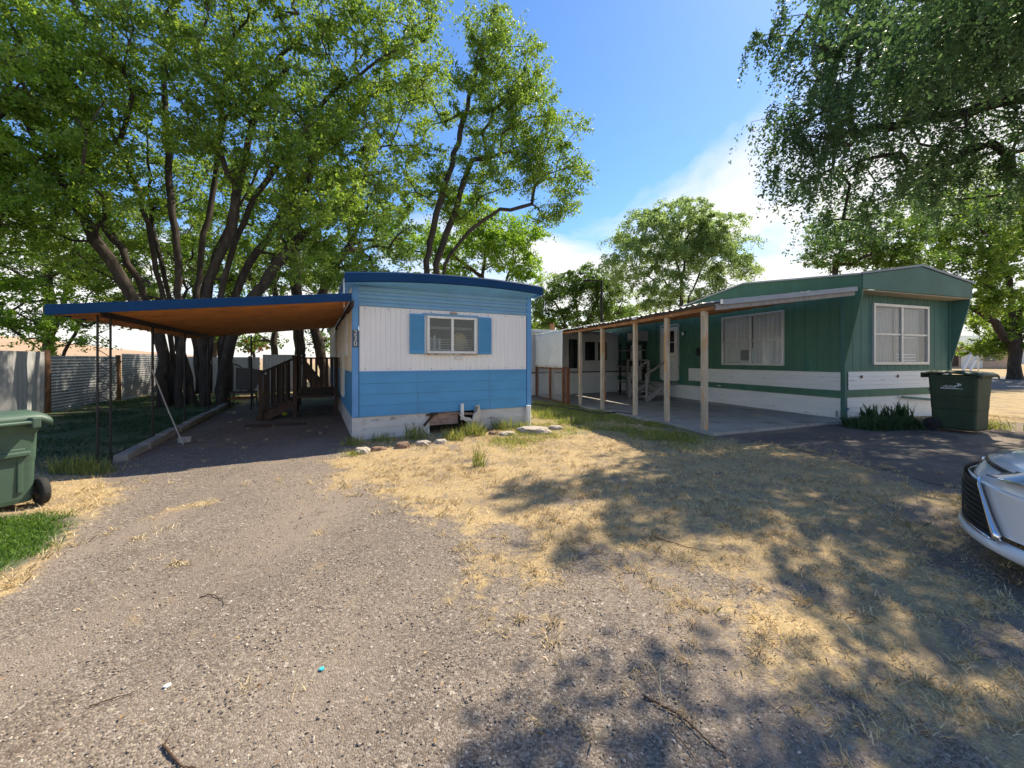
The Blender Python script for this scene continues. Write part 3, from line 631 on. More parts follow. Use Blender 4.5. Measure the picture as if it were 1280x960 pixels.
# ------------------------------------------------------------------ round-backed chair under the carport
CH = thing('garden_chair', 'dark round backed garden chair with a board across its arms at the carport end', 'chair', G(304, 507), R(20))
seat = []
f = MB(); f.prism([(.40 * math.cos(a * math.pi / 12) , .28 * math.sin(a * math.pi / 12)) for a in range(24)], 'z', .42, .46); f.build('seat', mWoodD, CH, bevel=.008)
for x, y in ((-.3, -.2), (.3, -.2), (-.3, .2), (.3, .2)): MB().tube([(x, y, .43), (x * 1.12, y * 1.15, 0)], [.022, .016], 8).build('leg', mWoodD, CH)
f = MB(); f.tube([(-.42 + .30 * math.cos(a) + .08, .25, 1.0 + .33 * math.sin(a)) if True else 0 for a in [i * math.pi / 9 for i in range(-2, 12)]], .02, 8)
f.tube([(-.63, .25, .9), (-.50, .2, .45)], .018, 8); f.tube([(-.06, .25, .9), (-.12, .2, .45)], .018, 8); f.build('back_hoop', mPlast, CH)
f = MB()
for k in range(7): f.tube([(-.53 + k * .065, .24, .45), (-.56 + k * .075, .25, 1.0 + .28 * math.sqrt(max(0, 1 - ((k - 3) / 3.6) ** 2)))], .009, 6)
f.build('back_spindles', mPlast, CH)
f = MB(); f.prism([(-.18, .52), (.30, .48), (.62, 1.12), (.20, 1.20), (-.20, 1.22)], 'y', .0, .05); f.build('seat_board', mPlast, CH)
f = MB(); f.beam((-.36, -.2, .25), (.36, -.2, .25), .03, .06); f.beam((-.36, .2, .25), (.36, .2, .25), .03, .06); f.build('stretcher', mRust, CH)
# ------------------------------------------------------------------ fences on the left
def fence_run(name, label, a, b, h, m, style, posts=0, pm=None, group=None):
    a = Vector((*a, 0)); b = Vector((*b, 0)); L = (b - a).length; rz = math.atan2(b.y - a.y, b.x - a.x)
    t = thing(name, label, 'fence', a, rz, group)
    mb = MB()
    if style == 'h':
        rows = []; z = .04
        while z < h: rows.append([(0, -.012 * math.sin(z * 2 * math.pi / .09), z), (L * .5, -.012 * math.sin(z * 2 * math.pi / .09) + .01, z + .01), (L, -.012 * math.sin(z * 2 * math.pi / .09), z)]); z += .0225
        mb.grid(rows)
    else:
        n = int(L / .02); rows = [[(i * L / n, -.008 * math.sin(i * .02 * 2 * math.pi / .16), z) for i in range(n + 1)] for z in (.02, h * .5, h)]
        mb.grid(rows)
    mb.build('sheet', m, t, smooth=True, recalc=False)
    mb = MB(); mb.beam((0, .05, h * .82), (L, .05, h * .82), .04, .06); mb.beam((0, .05, h * .3), (L, .05, h * .3), .04, .06); mb.build('rail', mWoodG, t)
    for k in range(posts):
        x = L * (k + .5) / posts if posts > 1 else L
        MB().tube([(x, .0, -.05), (x + .02, .0, h * .6), (x, .0, h + .08 * (k % 2) + .05)], [.09, .08, .075], 8).build('post', pm or mPostR, t, smooth=True)
    return t
FA = Vector((-13.1, 10.9)); FD = Vector((-.40, .917))
def fp(s): q = FA + FD * s; return (q.x, q.y)
fence_run('sheet_fence', 'white sheet metal fence panel behind the left wheeled bin', fp(-7), fp(-.12), 1.70, mFenceW, 'v', 1)
fence_run('corrugated_fence', 'horizontally corrugated metal fence panel nearest the left bin', fp(.05), fp(3.6), 1.60, mGalv, 'h', 1)
fence_run('corrugated_fence', 'horizontally corrugated metal fence panel ending behind the big elm trunks', fp(3.85), fp(8.5), 1.72, mGalv, 'h', 1)
q0 = Vector(fp(8.6)); q1 = Vector((-11.0, 17.4)); q2 = Vector((-8.3, 18.6))
fence_run('sheet_fence', 'pale sheet fence seen between the elm trunks under the carport', (q0.x, q0.y), (-13.8, 16.9), 1.62, mFenceW, 'v', 1, mSteelD)
fence_run('sheet_fence', 'pale upright sheet fence with thin posts behind the garden chair', (-13.8, 17.0), (-11.6, 17.7), 1.60, mFenceW, 'v', 3, mSteelD)
fence_run('sheet_fence', 'grey sheet fence panel right of the garden chair', (-11.5, 17.75), (-9.9, 18.3), 1.72, mGalv, 'v', 1, mSteelD)
# ------------------------------------------------------------------ green mobile home
TG = R(18)
GR = thing('mobile_home', 'green mobile home with white lap band and raked overhanging front', 'mobile home', (8.07, 9.35, 0), TG)
WG, LG = 4.27, 13.0; OV = .39
f = MB()
def batten_wall(mb, x0, x1, z0, z1, y, axis, sgn):
    vrib(mb, x0, x1, z0, z1, y, .30, .010, axis=axis, flat=.93, sgn=-sgn)
# front wall: pieces around the window opening
gx0, gx1, gz0, gz1 = 1.02, 3.27, 1.35, 2.90
for a, b_, c, d in ((.0, gx0, 1.22, 3.12), (gx1, WG, 1.22, 3.12), (gx0, gx1, 1.22, gz0), (gx0, gx1, gz1, 3.12)): batten_wall(f, a, b_, c, d, 0, 'x', -1)
f.build('front_wall', mGreenF, GR, recalc=False)
f = MB(); sy0, sy1, sz0, sz1 = 1.47, 3.57, 1.31, 2.87
for a, b_, c, d in ((0, sy0, 1.22, 3.12), (sy1, LG, 1.22, 3.12), (sy0, sy1, 1.22, sz0), (sy0, sy1, sz1, 3.12)): batten_wall(f, a, b_, c, d, 0, 'y', -1)
batten_wall(f, 0, LG, 1.22, 3.12, WG, 'y', 1); f.build('side_wall', mGreen, GR, recalc=False)
f = MB(); hlap(f, .12, WG - .1, .74, 1.18, -.01, .108, .014); f.build('lap_band', mSideW, GR, recalc=False)
f = MB(); hlap(f, .06, 5.05, .72, 1.17, -.01, .108, .014, axis='y'); f.build('lap_band', mSideW, GR, recalc=False)
f = MB(); hlap(f, 0, LG, .72, 1.17, WG + .01, .108, .014, axis='y', sgn=1); f.build('lap_band', mSideW, GR, recalc=False)
f = MB(); f.box(-.005, WG + .005, -.012, 0, 1.18, 1.235); f.box(-.005, WG + .005, -.03, 0, .56, .735); f.box(-.03, -.0, 0, LG, 1.172, 1.235); f.box(-.04, -.0, 0, LG, .54, .715); f.box(WG, WG + .03, 0, LG, .54, .715)
f.box(-.012, 0, 5.05, 6.9, .715, 1.172); f.build('trim_stripe', mGreen, GR)
for x, y in ((-.035, -.035), (WG - .06, -.035)): MB().box(x, x + .095, y, y + .095, -.05, 3.1).build('corner_post', mGreenF, GR, bevel=.004)
f = MB(); hlap(f, .06, WG - .06, -.10, .555, 0, .135, .012); f.build('skirting', mSideW, GR, recalc=False)
f = MB(); hlap(f, .06, LG, -.16, .535, 0, .135, .012, axis='y'); f.build('skirting', mSideW, GR, recalc=False)
f = MB(); hlap(f, 0, LG, -.16, .535, WG, .135, .012, axis='y', sgn=1); f.build('skirting', mSideW, GR, recalc=False)
MB().box(-.018, -.002, -.01, LG, -.14, -.02 + .06).build('skirting_base', mWoodG, GR)
# raked side wings and soffit and gable fascia
for x in (-.012, WG + .012):
    f = MB(); f.prism([(0, 1.22), (0, 3.12), (-OV, 3.12), (-OV, 2.98)], 'x', x - .02, x + .02); f.build('raked_wing', mGreen if x < 1 else mGreenF, GR)
MB().box(-.03, WG + .03, -OV, -.001, 3.10, 3.125).build('soffit', mSoffit, GR)
def ridge(y): return float(np.interp(y, [-OV, 2.7, 4.6, 7, 13], [3.84, 3.98, 3.80, 3.5, 3.5]))
def eave(y): return float(np.interp(y, [-OV, 2.7, 4.4, 7, 13], [3.50, 3.86, 3.62, 3.25, 3.25]))
ys_ = [-OV - .02, 1.0, 2.7, 4.4, 4.6, 7, 13]
f = MB(); f.prism([(-.05, 3.13), (WG + .05, 3.13), (WG + .05, 3.50), (WG / 2, 3.80), (-.05, 3.46)], 'y', -OV - .03, -OV + .0); f.build('gable_fascia', mGreenF, GR, bevel=.004)
f = MB()
for x in (-.05, WG + .05): f.grid([[(x, y, 3.11) for y in ys_], [(x, y, eave(y) - .03) for y in ys_]])
f.build('side_fascia', mGreen, GR, recalc=False)
f = MB()
f.grid([[(-.10, y, eave(y) - .04) for y in ys_], [(-.11, y, eave(y) + .0) for y in ys_], [(WG / 2, y, ridge(y) + .02) for y in ys_], [(WG + .11, y, eave(y) + .04) for y in ys_], [(WG + .10, y, eave(y)) for y in ys_]])
f.build('roof', mRoofG, GR, recalc=False)
f = MB()
for s_ in (0, 1):
    a = (-.10, -OV - .045, 3.49) if s_ == 0 else (WG / 2, -OV - .045, 3.835); b_ = (WG / 2, -OV - .045, 3.835) if s_ == 0 else (WG + .10, -OV - .045, 3.53)
    f.beam(a, b_, .03, .05)
f.build('drip_edge', mRoofM, GR)
wg = window(GR, gx0, gx1, gz0, gz1, 2, frame=.07, depth=.05, mid_rail=.5, glass=gWin2, behind='curtain', behind_d=.16)
wg['label'] = 'large four light window with closed grey curtain'
window(GR, sy0, sy1, sz0, sz1, 2, axis='y', frame=.06, depth=.05, mid_rail=.47, glass=gWin2, behind='white', behind_d=.04)
f = MB()
for z in (1.36, 1.44, 1.52, 1.60, 2.05): f.box(2.3, 3.1, .15, .155, z, z + .03)
f.build('window_shelf', mCurt, wg)
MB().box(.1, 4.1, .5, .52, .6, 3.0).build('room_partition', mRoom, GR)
# door on the side wall
dr = MB().box(-.05, -.008, 5.62, 6.50, .66, 2.75).build('door', mDoor, GR, bevel=.004)
f = MB(); f.box(-.056, -.051, 5.76, 6.05, 1.75, 2.60); f.build('door_window', mCarGlass, dr)
MB().box(-.065, -.0565, 5.72, 6.09, 2.14, 2.17).build('door_window_bar', mDoor, dr)
MB().tube([(-.055, 5.70, 1.6), (-.10, 5.70, 1.6), (-.10, 5.80, 1.6)], .014, 8).build('handle', mTrimW, dr)
f = MB(); f.box(-.035, -.0, 5.54, 5.61, .62, 2.8); f.box(-.035, 0, 6.51, 6.60, .62, 2.8); f.box(-.035, 0, 5.54, 6.60, 2.80, 2.86); f.build('door_frame', mTrimW, GR)
f = MB(); f.box(-.03, -.002, 6.85, 7.2, .6, 3.0); f.build('corner_batten', mGreen, GR)
lm = MB().tube([(-.01, 5.25, 2.50), (-.09, 5.25, 2.50)], .04, 10).build('porch_lamp', mSteelD, GR)
rows = []
for j in range(7):
    a = math.pi * j / 6; rows.append([(-.10 + .055 * math.sin(a) * math.cos(k * math.pi / 8), 5.25 + .055 * math.sin(a) * math.sin(k * math.pi / 8), 2.45 - .07 * math.cos(a)) for k in range(17)])
MB().grid(rows).build('lamp_globe', mCurt, lm, smooth=True)
f = MB(); f.box(-.12, -.012, 4.28, 4.58, 1.62, 1.90); f.build('mail_box', mPlast, GR, bevel=.015)
for y, z in ((5.05, 1.98), (5.03, 1.86), (5.06, 1.76)): text('door_number', '2', .09, mRoofG, GR, (-.015, y, z), (R(90), 0, R(-90)))
for x in (.55, 1.95): MB().box(x, x + .07, -.035, -.026, 1.02, 1.09).build('siding_patch', mPostR, GR)
MB().box(-.05, -.041, 3.6, 3.72, .60, .63).build('trim_tag', mMark, GR)
b = MB(); b.beam((2.0, -.10, .52), (3.4, -.14, .40), .02, .06); b.build('loose_batten', mGreenF, GR)
MB().tube([(.03, -.045, .25), (.03, -.07, .30), (.03, -.09, .28)], .02, 8).build('tap', mBlueBand, GR)
MB().box(-.14, -.05, .10, .13, .07, .22).build('outlet_box', mTrimW, GR, bevel=.01)
GR_M = Matrix.Translation((8.07, 9.35, 0)) @ Matrix.Rotation(TG, 4, 'Z')
def gw(x, y, z): return GR_M @ Vector((x, y, z))
# window air conditioner
AC = thing('air_conditioner', 'white window air conditioner in the lower left light of the green wall', 'air conditioner', gw(-.02, 2.95, 1.40), TG)
rbox('case', mAC, AC, .02, .34, -.50, .30, .0, .44, .01); f = MB()
for k in range(11): f.box(.008, .019, -.42 + k * .032, -.40 + k * .032, .06, .38)
f.build('grille', mCurtG, AC)
# ------------------------------------------------------------------ patio, awning
PWX = Vector((3.93, 7.86)); PD = Vector((-.309, .951)); PE = Vector((.951, .309))
def aw(u, t, z=0): q = PWX + PE * u + PD * t; return Vector((q.x, q.y, z))
flat_sheet('patio', [tuple(aw(-.12, -.35)[:2]), tuple(aw(4.42, -.05)[:2]), tuple(aw(4.42, 10)[:2]), tuple(aw(-.12, 10)[:2])], mConc, z=.03, label='concrete patio slab under the awning', res=.5, thick=.2)
AW = thing('awning', 'long timber awning with grey corrugated roof along the green mobile home', 'awning', (3.93, 7.86, 0), TG)
def az(u, t): return 2.58 + .55 * u / 4.4 - .045 * np.clip(t / 3, 0, 1)  # underside of roof sheet
pl = [(0.0, 0), (0.02, 1.13), (0.0, 2.30), (0.02, 3.95), (0.0, 5.30), (.05, 7.6), (.05, 9.7)]
for i, (u, t) in enumerate(pl):
    h_ = float(az(0, t)) - .115; w_ = .05 if i else .054
    f = MB(); f.box(u - w_, u + w_ * .9, t - w_, t + w_ * .9, -.14, h_)
    f.build('post', mWoodO if i else mWoodO, AW, bevel=.008)
f = MB(); f.box(.9 - .04, .9 + .04, 5.26, 5.36, -.14, 2.5); f.build('post', mWoodB, AW, bevel=.006)
t0 = -.25
def awbox(mb, u0, u1, ta, tb, dz0, dz1):
    vs = []
    for dz in (dz0, dz1):
        for u, t in ((u0, ta), (u1, ta), (u1, tb), (u0, tb)): vs.append((u, t, float(az(u, t)) + dz))
    mb.add(vs, [(0,3,2,1),(4,5,6,7),(0,1,5,4),(1,2,6,5),(2,3,7,6),(3,0,4,7)])
f = MB(); awbox(f, -.045, .045, t0, 3.0, -.112, -.04); awbox(f, -.045, .045, 3.0, 10, -.112, -.04); f.build('eave_beam', mWoodB, AW, bevel=.004)
for k in range(17):
    t = t0 + .02 + k * .63; f = MB(); awbox(f, .05, 4.0, t, t + .04, -.09, -.002); f.build('rafter', mWoodB, AW)
f = MB()
for k in range(1, 5): awbox(f, k * .9, k * .9 + .06, t0, 10, -.001, .017)
f.build('purlin', mWoodB, AW)
# corrugated sheets, slightly ragged eave
f = MB(); n = 560; rows = []
for u in (-.22, 1, 2.4, 4.0):
    row = []
    for i in range(n + 1):
        t = t0 - .06 + (10.1) * i / n; jag = (.03 * math.sin(i * .9) + .04 * (((i // 26) * 7) % 5 - 2) / 2) if u < 0 else 0
        row.append((u + jag, t, float(az(u, t)) + .032 + .014 * math.sin(t * 2 * math.pi / .076) + .012 * mnoise.noise(Vector((t * 2, u, 1)))))
    rows.append(row)
f.grid(rows); f.build('roof_sheet', mRoofG, AW, smooth=True, recalc=False)
f = MB()
awbox(f, .12, 4.05, t0 - .10, t0 - .06, -.04, .065); f.build('end_flashing', mRoofM, AW, bevel=.004)
f = MB(); awbox(f, .0, 4.03, t0 - .055, t0 - .01, -.13, -.005); f.build('end_rafter', mWoodG, AW)
for a_ in ((.04, .10, t0 - .115, t0 - .10, -.02, .07), (-.28, -.235, 1.9, 2.05, -.03, .03), (-.28, -.235, 4.4, 4.55, -.03, .03)):
    f = MB(); awbox(f, *a_); f.build('flashing_clip', mTrimW, AW)
# stair at the door
ST = thing('porch_steps', 'grey wooden steps with handrails up to the white door', 'steps', gw(-.03, 6.05, -.07), TG)
for k in range(4):
    rbox('tread', mWoodG, ST, -1.45 + .30 * k if k < 3 else -.60, -1.17 + .30 * k if k < 3 else 0, -.5, .5, .14 + .165 * k, .18 + .165 * k)
for y in (-.52, .52):
    f = MB(); f.beam((-1.5, y, .04), (-.55, y, .62), .04, .18); f.build('stringer', mWoodG, ST)
    f = MB(); f.beam((-1.45, y, 1.02), (-.55, y, 1.52), .04, .07); f.build('handrail', mWoodG, ST)
    for x, z in ((-1.45, 1.04), (-.58, 1.52)): rbox('post', mWoodG, ST, x - .04, x + .04, y - .04, y + .04, 0, z)
f = MB(); f.box(-.62, -.02, .50, 1.9, .60, .66); f.build('landing', mWoodG, ST)
for x, y in ((-.6, 1.2), (-.6, 1.86), (-.05, 1.86)): rbox('post', mWoodG, ST, x - .04, x + .04, y - .04, y + .04, 0, 1.55)
f = MB(); f.box(-.63, -.57, .5, 1.9, 1.50, 1.56); f.build('landing_rail', mWoodG, ST)
f = MB(); f.box(-.62, -.58, .5, 1.9, .02, .12); f.build('landing_skirt', mWoodG, ST)
# storage shelf against the wall beyond the door
SH = thing('storage_rack', 'dark slatted storage rack beyond the porch steps', 'rack', gw(-.06, 8.05, -.08), TG)
for y in (-.55, .0, .55):
    for x in (-.5, -.04): rbox('upright', mSteelD, SH, x - .03, x + .03, y - .04, y + .04, 0, 2.3)
for z in (.55, 1.25, 1.95): rbox('shelf', mWoodG, SH, -.54, 0, -.6, .6, z, z + .04)
for y, c in ((-.3, mCurt), (.25, mCurt)): rbox('panel', c, SH, -.10, -.08, y - .11, y + .11, .1, 2.2)
f = MB(); f.box(-.50, -.1, -.35, .35, 1.29, 1.55); f.build('crate_row', mPlast, SH)
AC2 = thing('air_conditioner', 'grey window air conditioner with a painted white reflection above the storage rack', 'air conditioner', gw(-.10, 7.75, 2.28), TG)
rbox('case', mWoodG, AC2, -.42, .08, -.42, .38, .0, .42, .015); rbox('reflection_patch', mCurt, AC2, -.44, -.422, .02, .30, .08, .36); rbox('fan_grille', mSteelD, AC2, -.44, -.422, -.38, -.02, .06, .38)  # white patch stands for a reflection on the casing
# ------------------------------------------------------------------ white mobile home behind
WH = thing('mobile_home', 'pale grey white mobile home behind the long awning', 'mobile home', (.0, 15.9, -.1), R(27))
f = MB()
vrib(f, 0, 9.6, 1.05, 2.75, 0, .3, .008, flat=.93); f.build('wall', mat('siding_offwhite', (.64, .63, .59), .6, .08, 1.5), WH, recalc=False)
f = MB(); hlap(f, 0, 9.6, 0, 1.0, 0, .17, .012); f.build('skirting', mSideW, WH, recalc=False)
MB().box(0, 9.6, -.025, -.001, 1.0, 1.05).build('belt_strip', mWoodD, WH); MB().box(0, 9.6, -.03, -.015, -.03, .05).build('base_strip', mWoodD, WH)
MB().box(-.1, 9.7, -.12, 3.6, 2.75, 2.87).build('roof', mRoofG, WH, bevel=.01); MB().box(0, 9.6, 3.5, 3.52, 0, 2.75).build('back_wall', mSideW, WH); MB().box(-.02, 0, 0, 3.5, 0, 2.75).build('end_wall', mSideW, WH)
for a in ((2.85, 3.3, 1.2, 2.5), (3.75, 4.3, 1.55, 2.4), (4.5, 5.0, 1.55, 2.4), (6.9, 7.7, 1.5, 2.5)): window(WH, *a, 1, frame=.04, depth=.03, fm=mPlast, behind=None, glass=mCarGlass)
# tarp hanging from the awning eave and the low mesh fence
f = MB(); rows = []
for j in range(9):
    v_ = j / 8; row = []
    for i in range(31):
        t = 6.12 - .06 * (1 - v_) + 2.6 * i / 30 - .0; t += .0 if i else -.0
        if i == 0: t -= .10 * v_
        row.append((-.30 - .03 * math.sin(i * .55 + v_ * 2) * v_, t, float(az(-.2, t)) + .0 - v_ * 1.32 + .01 * math.sin(i * 1.3)))
    rows.append(row)
o = f.grid(rows).build('tarp', mTarp, None, smooth=True, recalc=False); o.location = (3.93, 7.86, 0); o.rotation_euler = (0, 0, TG); tag(o, 'white sheet hung from the awning eave above the mesh fence', 'tarp')
sol = o.modifiers.new('thickness', 'SOLIDIFY'); sol.thickness = .006
CF = thing('mesh_fence', 'low chain link fence with rusty rails below the hanging white sheet', 'fence', (3.93, 7.86, -.1), TG)
for t in (5.75, 6.05, 7.2, 8.6): rbox('post', mRust, CF, -.30, -.19, t - .05, t + .05, 0, 1.32)
f = MB(); f.beam((-.24, 6.1, 1.27), (-.24, 8.7, 1.27), .05, .08); f.beam((-.24, 6.1, .05), (-.24, 8.7, .05), .05, .08); f.build('rail', mRust, CF)
f = MB(); 
for k in range(48):
    t = 5.8 + k * .06
    for s_ in (1, -1):
        ta, tb = t, t + s_ * 1.2; za, zb = .06, 1.26
        if tb > 8.7: zb = .06 + (8.7 - ta) / (tb - ta) * 1.2; tb = 8.7
        if tb < 5.8: zb = .06 + (5.8 - ta) / (tb - ta) * 1.2; tb = 5.8
        if zb > za + .02: f.beam((-.245, ta, za), (-.245, tb, zb), .006, .006)
f.build('wire_mesh', mTrimW, CF)
# ------------------------------------------------------------------ wheeled bins
def cart(name, label, loc, rz, body_m, wd=.62, dp=.68, ht=1.08, scale=1.0):
    """local +x = back (handle and wheels), y = width"""
    t = thing(name, label, 'wheeled bin', loc, rz, 'wheeled bins')
    f = MB(); rows = []
    prof = [(0.06, .46), (.10, .475), (.45, .49), (.50, .50), (.74, .51), (.745, .515), (ht - .05, .54), (ht - .045, .56), (ht, .56)]
    for z, k in prof:
        wx, wy = dp * k / .56 / 2 * 1.0, wd * k / .56 / 2; r_ = .05; row = []
        for cxx, cyy, a0 in ((wx - r_, wy - r_, 0), (-wx + r_, wy - r_, 90), (-wx + r_, -wy + r_, 180), (wx - r_, -wy + r_, 270)):
            for q in range(5):
                a = R(a0 + q * 22.5); row.append((cxx + r_ * math.cos(a), cyy + r_ * math.sin(a), z))
        row.append(row[0]); rows.append(row)
    f.grid(rows); f.add(rows[0][:-1], [tuple(range(20))])
    f.build('body', body_m, t, smooth=False, bevel=.006)
    # moulded recesses: ribs on the back
    f = MB()
    for y in (-.17, .17): f.box(dp / 2 * .76, dp / 2 * .91, y - .02, y + .02, .16, .60)
    f.box(dp / 2 * .82, dp / 2 * .94, -.2, .2, .56, .60); f.build('back_rib', body_m, t, bevel=.008)
    f = MB(); f.box(dp / 2 * .9, dp / 2 * 1.02 + .0, -wd / 2 * .72, wd / 2 * .72, ht - .34, ht - .29); f.build('grab_ledge', body_m, t, bevel=.012)
    # lid
    f = MB(); rows = []
    for i, (x, z) in enumerate([(-dp/2-.045, ht - .03), (-dp/2-.05, ht + .02), (-dp/2 + .02, ht + .055), (0, ht + .085), (dp/2 - .08, ht + .075), (dp/2 + .015, ht + .05), (dp/2 + .025, ht - .01)]):
        rows.append([(x, y, z - (.03 if abs(y) > wd/2 + .02 else 0) - (.02 if abs(y) > wd / 2 + .035 else 0)) for y in (-wd/2-.045, -wd/2-.03, -wd/2+.03, -wd/4, 0, wd/4, wd/2-.03, wd/2+.03, wd/2+.045)])
    l = f.grid(rows).build('lid', body_m, t, smooth=True, recalc=False); so2 = l.modifiers.new('th', 'SOLIDIFY'); so2.thickness = .012
    hb = MB(); hb.tube([(dp/2 + .01, -wd*.36, ht - .03), (dp/2 + .10, -wd*.36, ht + .0), (dp/2 + .10, wd*.36, ht + .0), (dp/2 + .01, wd*.36, ht - .03)], .018, 8)
    hb.build('handle', body_m, t)
    for y in (-wd*.36, wd*.36): MB().box(dp/2 - .02, dp/2 + .12, y - .03, y + .03, ht - .06, ht + .045).build('handle_bracket', body_m, t, bevel=.01)
    MB().tube([(dp/2*.80, -wd/2 - .03, .13), (dp/2*.80, wd/2 + .03, .13)], .014, 8).build('axle', mSteelD, t)
    for s_ in (-1, 1):
        y = s_ * (wd / 2 * .90); w = MB(); xx = dp/2*.80; n = 28; rr = .135
        rows = []
        for rad, yo in ((.07, 0), (.115, -.002), (.130, .0), (rr, .012), (rr, .045), (.130, .057), (.115, .058), (.07, .056)):
            rows.append([(xx + rad * math.cos(2*math.pi*k/n), y + s_ * (yo), .135 + rad * math.sin(2*math.pi*k/n)) for k in range(n + 1)])
        wo_ = w.grid(rows).build('wheel', mRubber, t, smooth=True)
        h_ = MB(); h_.tube([(xx, y, .135), (xx, y + s_ * .05, .135)], .075, 20); 
        for k in range(6):
            a = k * math.pi / 3; h_.beam((xx + .02*math.cos(a), y + s_*.053, .135 + .02*math.sin(a)), (xx + .072*math.cos(a), y + s_*.053, .135 + .072*math.sin(a)), .012, .014)
        h_.tube([(xx, y + s_ * .05, .135), (xx, y + s_ * .066, .135)], .02, 10); h_.build('hub', mPlast, wo_)
    return t
LBn = cart('wheeled_bin', 'light green wheeled bin with sunlit lid at the left edge', (-5.15, 3.72, 0), R(-21), mBinL, wd=.64, dp=.62, ht=.86)
f = MB(); f.box(.295, .302, -.02, .2, .58, .66)
RBn = cart('wheeled_bin', 'dark green wheeled bin with white logo in front of the green mobile home', (9.22, 7.93, 0), R(112), mBinD, wd=.66, dp=.74, ht=1.16)
# printed mark on the side of the dark bin (local -y... facing the camera side is +y)
mk = MB(); yy = .66 / 2 * .945 + .012
def quad(x0, x1, z0, z1, sk=0): mk.add([(x0, yy, z0), (x1, yy, z0), (x1 + sk, yy, z1), (x0 + sk, yy, z1)], [(0, 1, 2, 3)])
rm_ = random.Random(3)
x = .12
for k in range(6): quad(x, x - .022, .925, .945 + .012 * (k % 2)); x -= .032
quad(.16, -.16, .885, .893); x = .155
for k in range(9): quad(x, x - .02, .895, .915 - .004 * (k % 3)); x -= .029
quad(-.06, -.13, .945, .955); quad(-.07, -.10, .955, .985, -.02); quad(-.085, -.13, .985, 1.0, .02); quad(-.115, -.135, .965, .99)
mk.build('printed_logo', mMark, RBn, recalc=False)
# ------------------------------------------------------------------ white car at the right edge
CF_ = Vector((-.616, .788)); 
NOSE = Vector((3.64, 3.07))
CAR = thing('car', 'white car with black lower grille nosing in from the right edge', 'car', (NOSE.x, NOSE.y, 0), math.atan2(CF_.y, CF_.x))
# local +x forward, +y left
def setback(y): return .42 * y * y + .25 * max(0, abs(y) - .6) ** 2 * 6
st = [(0, .30, .60, .90), (-.03, .20, .66, .905), (-.12, .18, .715, .91), (-.30, .17, .765, .915), (-.6, .17, .83, .92), (-.95, .17, .90, .92), (-1.2, .17, .945, .92), (-2.0, .17, .96, .925), (-3.2, .17, .98, .925), (-3.9, .18, 1.03, .92), (-4.5, .22, 1.04, .89), (-4.75, .30, .98, .84), (-4.82, .40, .80, .80)]
def fade(x): return max(0, 1 + x / 1.3) if x > -1.3 else 0
def bs(x, y): return x - setback(y) * fade(x) + (setback(y) * .45 * max(0, 1 - (x + 4.82) / .9) if x < -3.92 else 0)
rows = []
for x, zb, zt, w in st:
    sec = []
    for yf, zf in ((-.90, 'b'), (-.965, .12), (-.99, .35), (-1.0, .6), (-.985, .82), (-.95, .93), (-.84, .985), (-.5, 1.0), (0, 1.012)):
        z = zb if zf == 'b' else zb + (zt - zb) * zf; y = yf * w; sec.append((bs(x, y), y, z))
    sec = sec + [(p[0], -p[1], p[2]) for p in reversed(sec[:-1])]; rows.append(sec)
f = MB(); f.grid(rows)
# front cap
n_ = len(rows[0])
cap = []
for k in range(n_ // 2 + 1):
    a_, b_ = rows[0][k], rows[0][n_ - 1 - k]
    cap.append([(bs(0.0 if 0 else 0, a_[1] + (b_[1] - a_[1]) * i / 12) , a_[1] + (b_[1] - a_[1]) * i / 12, a_[2]) for i in range(13)])
f.grid(cap)
b_ = rows[-1]; f.add(b_, [tuple(range(n_))])
body = f.build('body', mCar, CAR, smooth=True)
sm = body.modifiers.new('sub', 'SUBSURF'); sm.levels = 1; sm.render_levels = 2
def sheet(name, m, yz, off, parent, ny=14, nz_=6, th=.0):
    """patch on the car's nose: yz = function(u,v)->(y,z,x0)"""
    g = MB(); rows = []
    for j in range(nz_ + 1):
        rows.append([(lambda y, z, x: (bs(x, y) + off, y, z))(*yz(i / ny, j / nz_)) for i in range(ny + 1)])
    return g.grid(rows).build(name, m, parent, smooth=True)
gr = sheet('grille', mCarBlk, lambda u, v: ((2*u - 1) * (.64 - .20 * v), .27 + .34 * v, 0.0), .022, CAR, 20, 5)
f = MB()
for k in range(8):
    z = .29 + k * .038; hw = (.64 - .20 * (z - .27) / .34) - .02
    f.tube([(bs(0, -hw + 2*hw*i/16) + .030, -hw + 2*hw*i/16, z) for i in range(17)], .005, 6)
f.build('grille_slats', mPlast, gr)
f = MB()
for s_ in (1, -1):
    f.tube([(bs(0, s_*(.64 - .2*v + .015)) + .030 - .10 * max(0, v - .9), s_*(.64 - .2*v + .015), .27 + .37*v) for v in [i/8 for i in range(9)]], [.026, .022, .018, .015, .013, .012, .011, .010, .009], 8)
f.tube([(bs(0, -.6 + 1.2*i/20) + .032, -.6 + 1.2*i/20, .262) for i in range(21)], .011, 8)
f.build('chrome_trim', mChrome, gr, smooth=True)
f = MB(); rows = []
for off, z in ((-.02, .265), (.045, .25), (.055, .20), (.0, .17)): rows.append([(bs(0, -.80 + 1.6*i/24) + off, -.80 + 1.6*i/24, z) for i in range(25)])
f.grid(rows).build('bumper_lip', mCar, CAR, smooth=True)
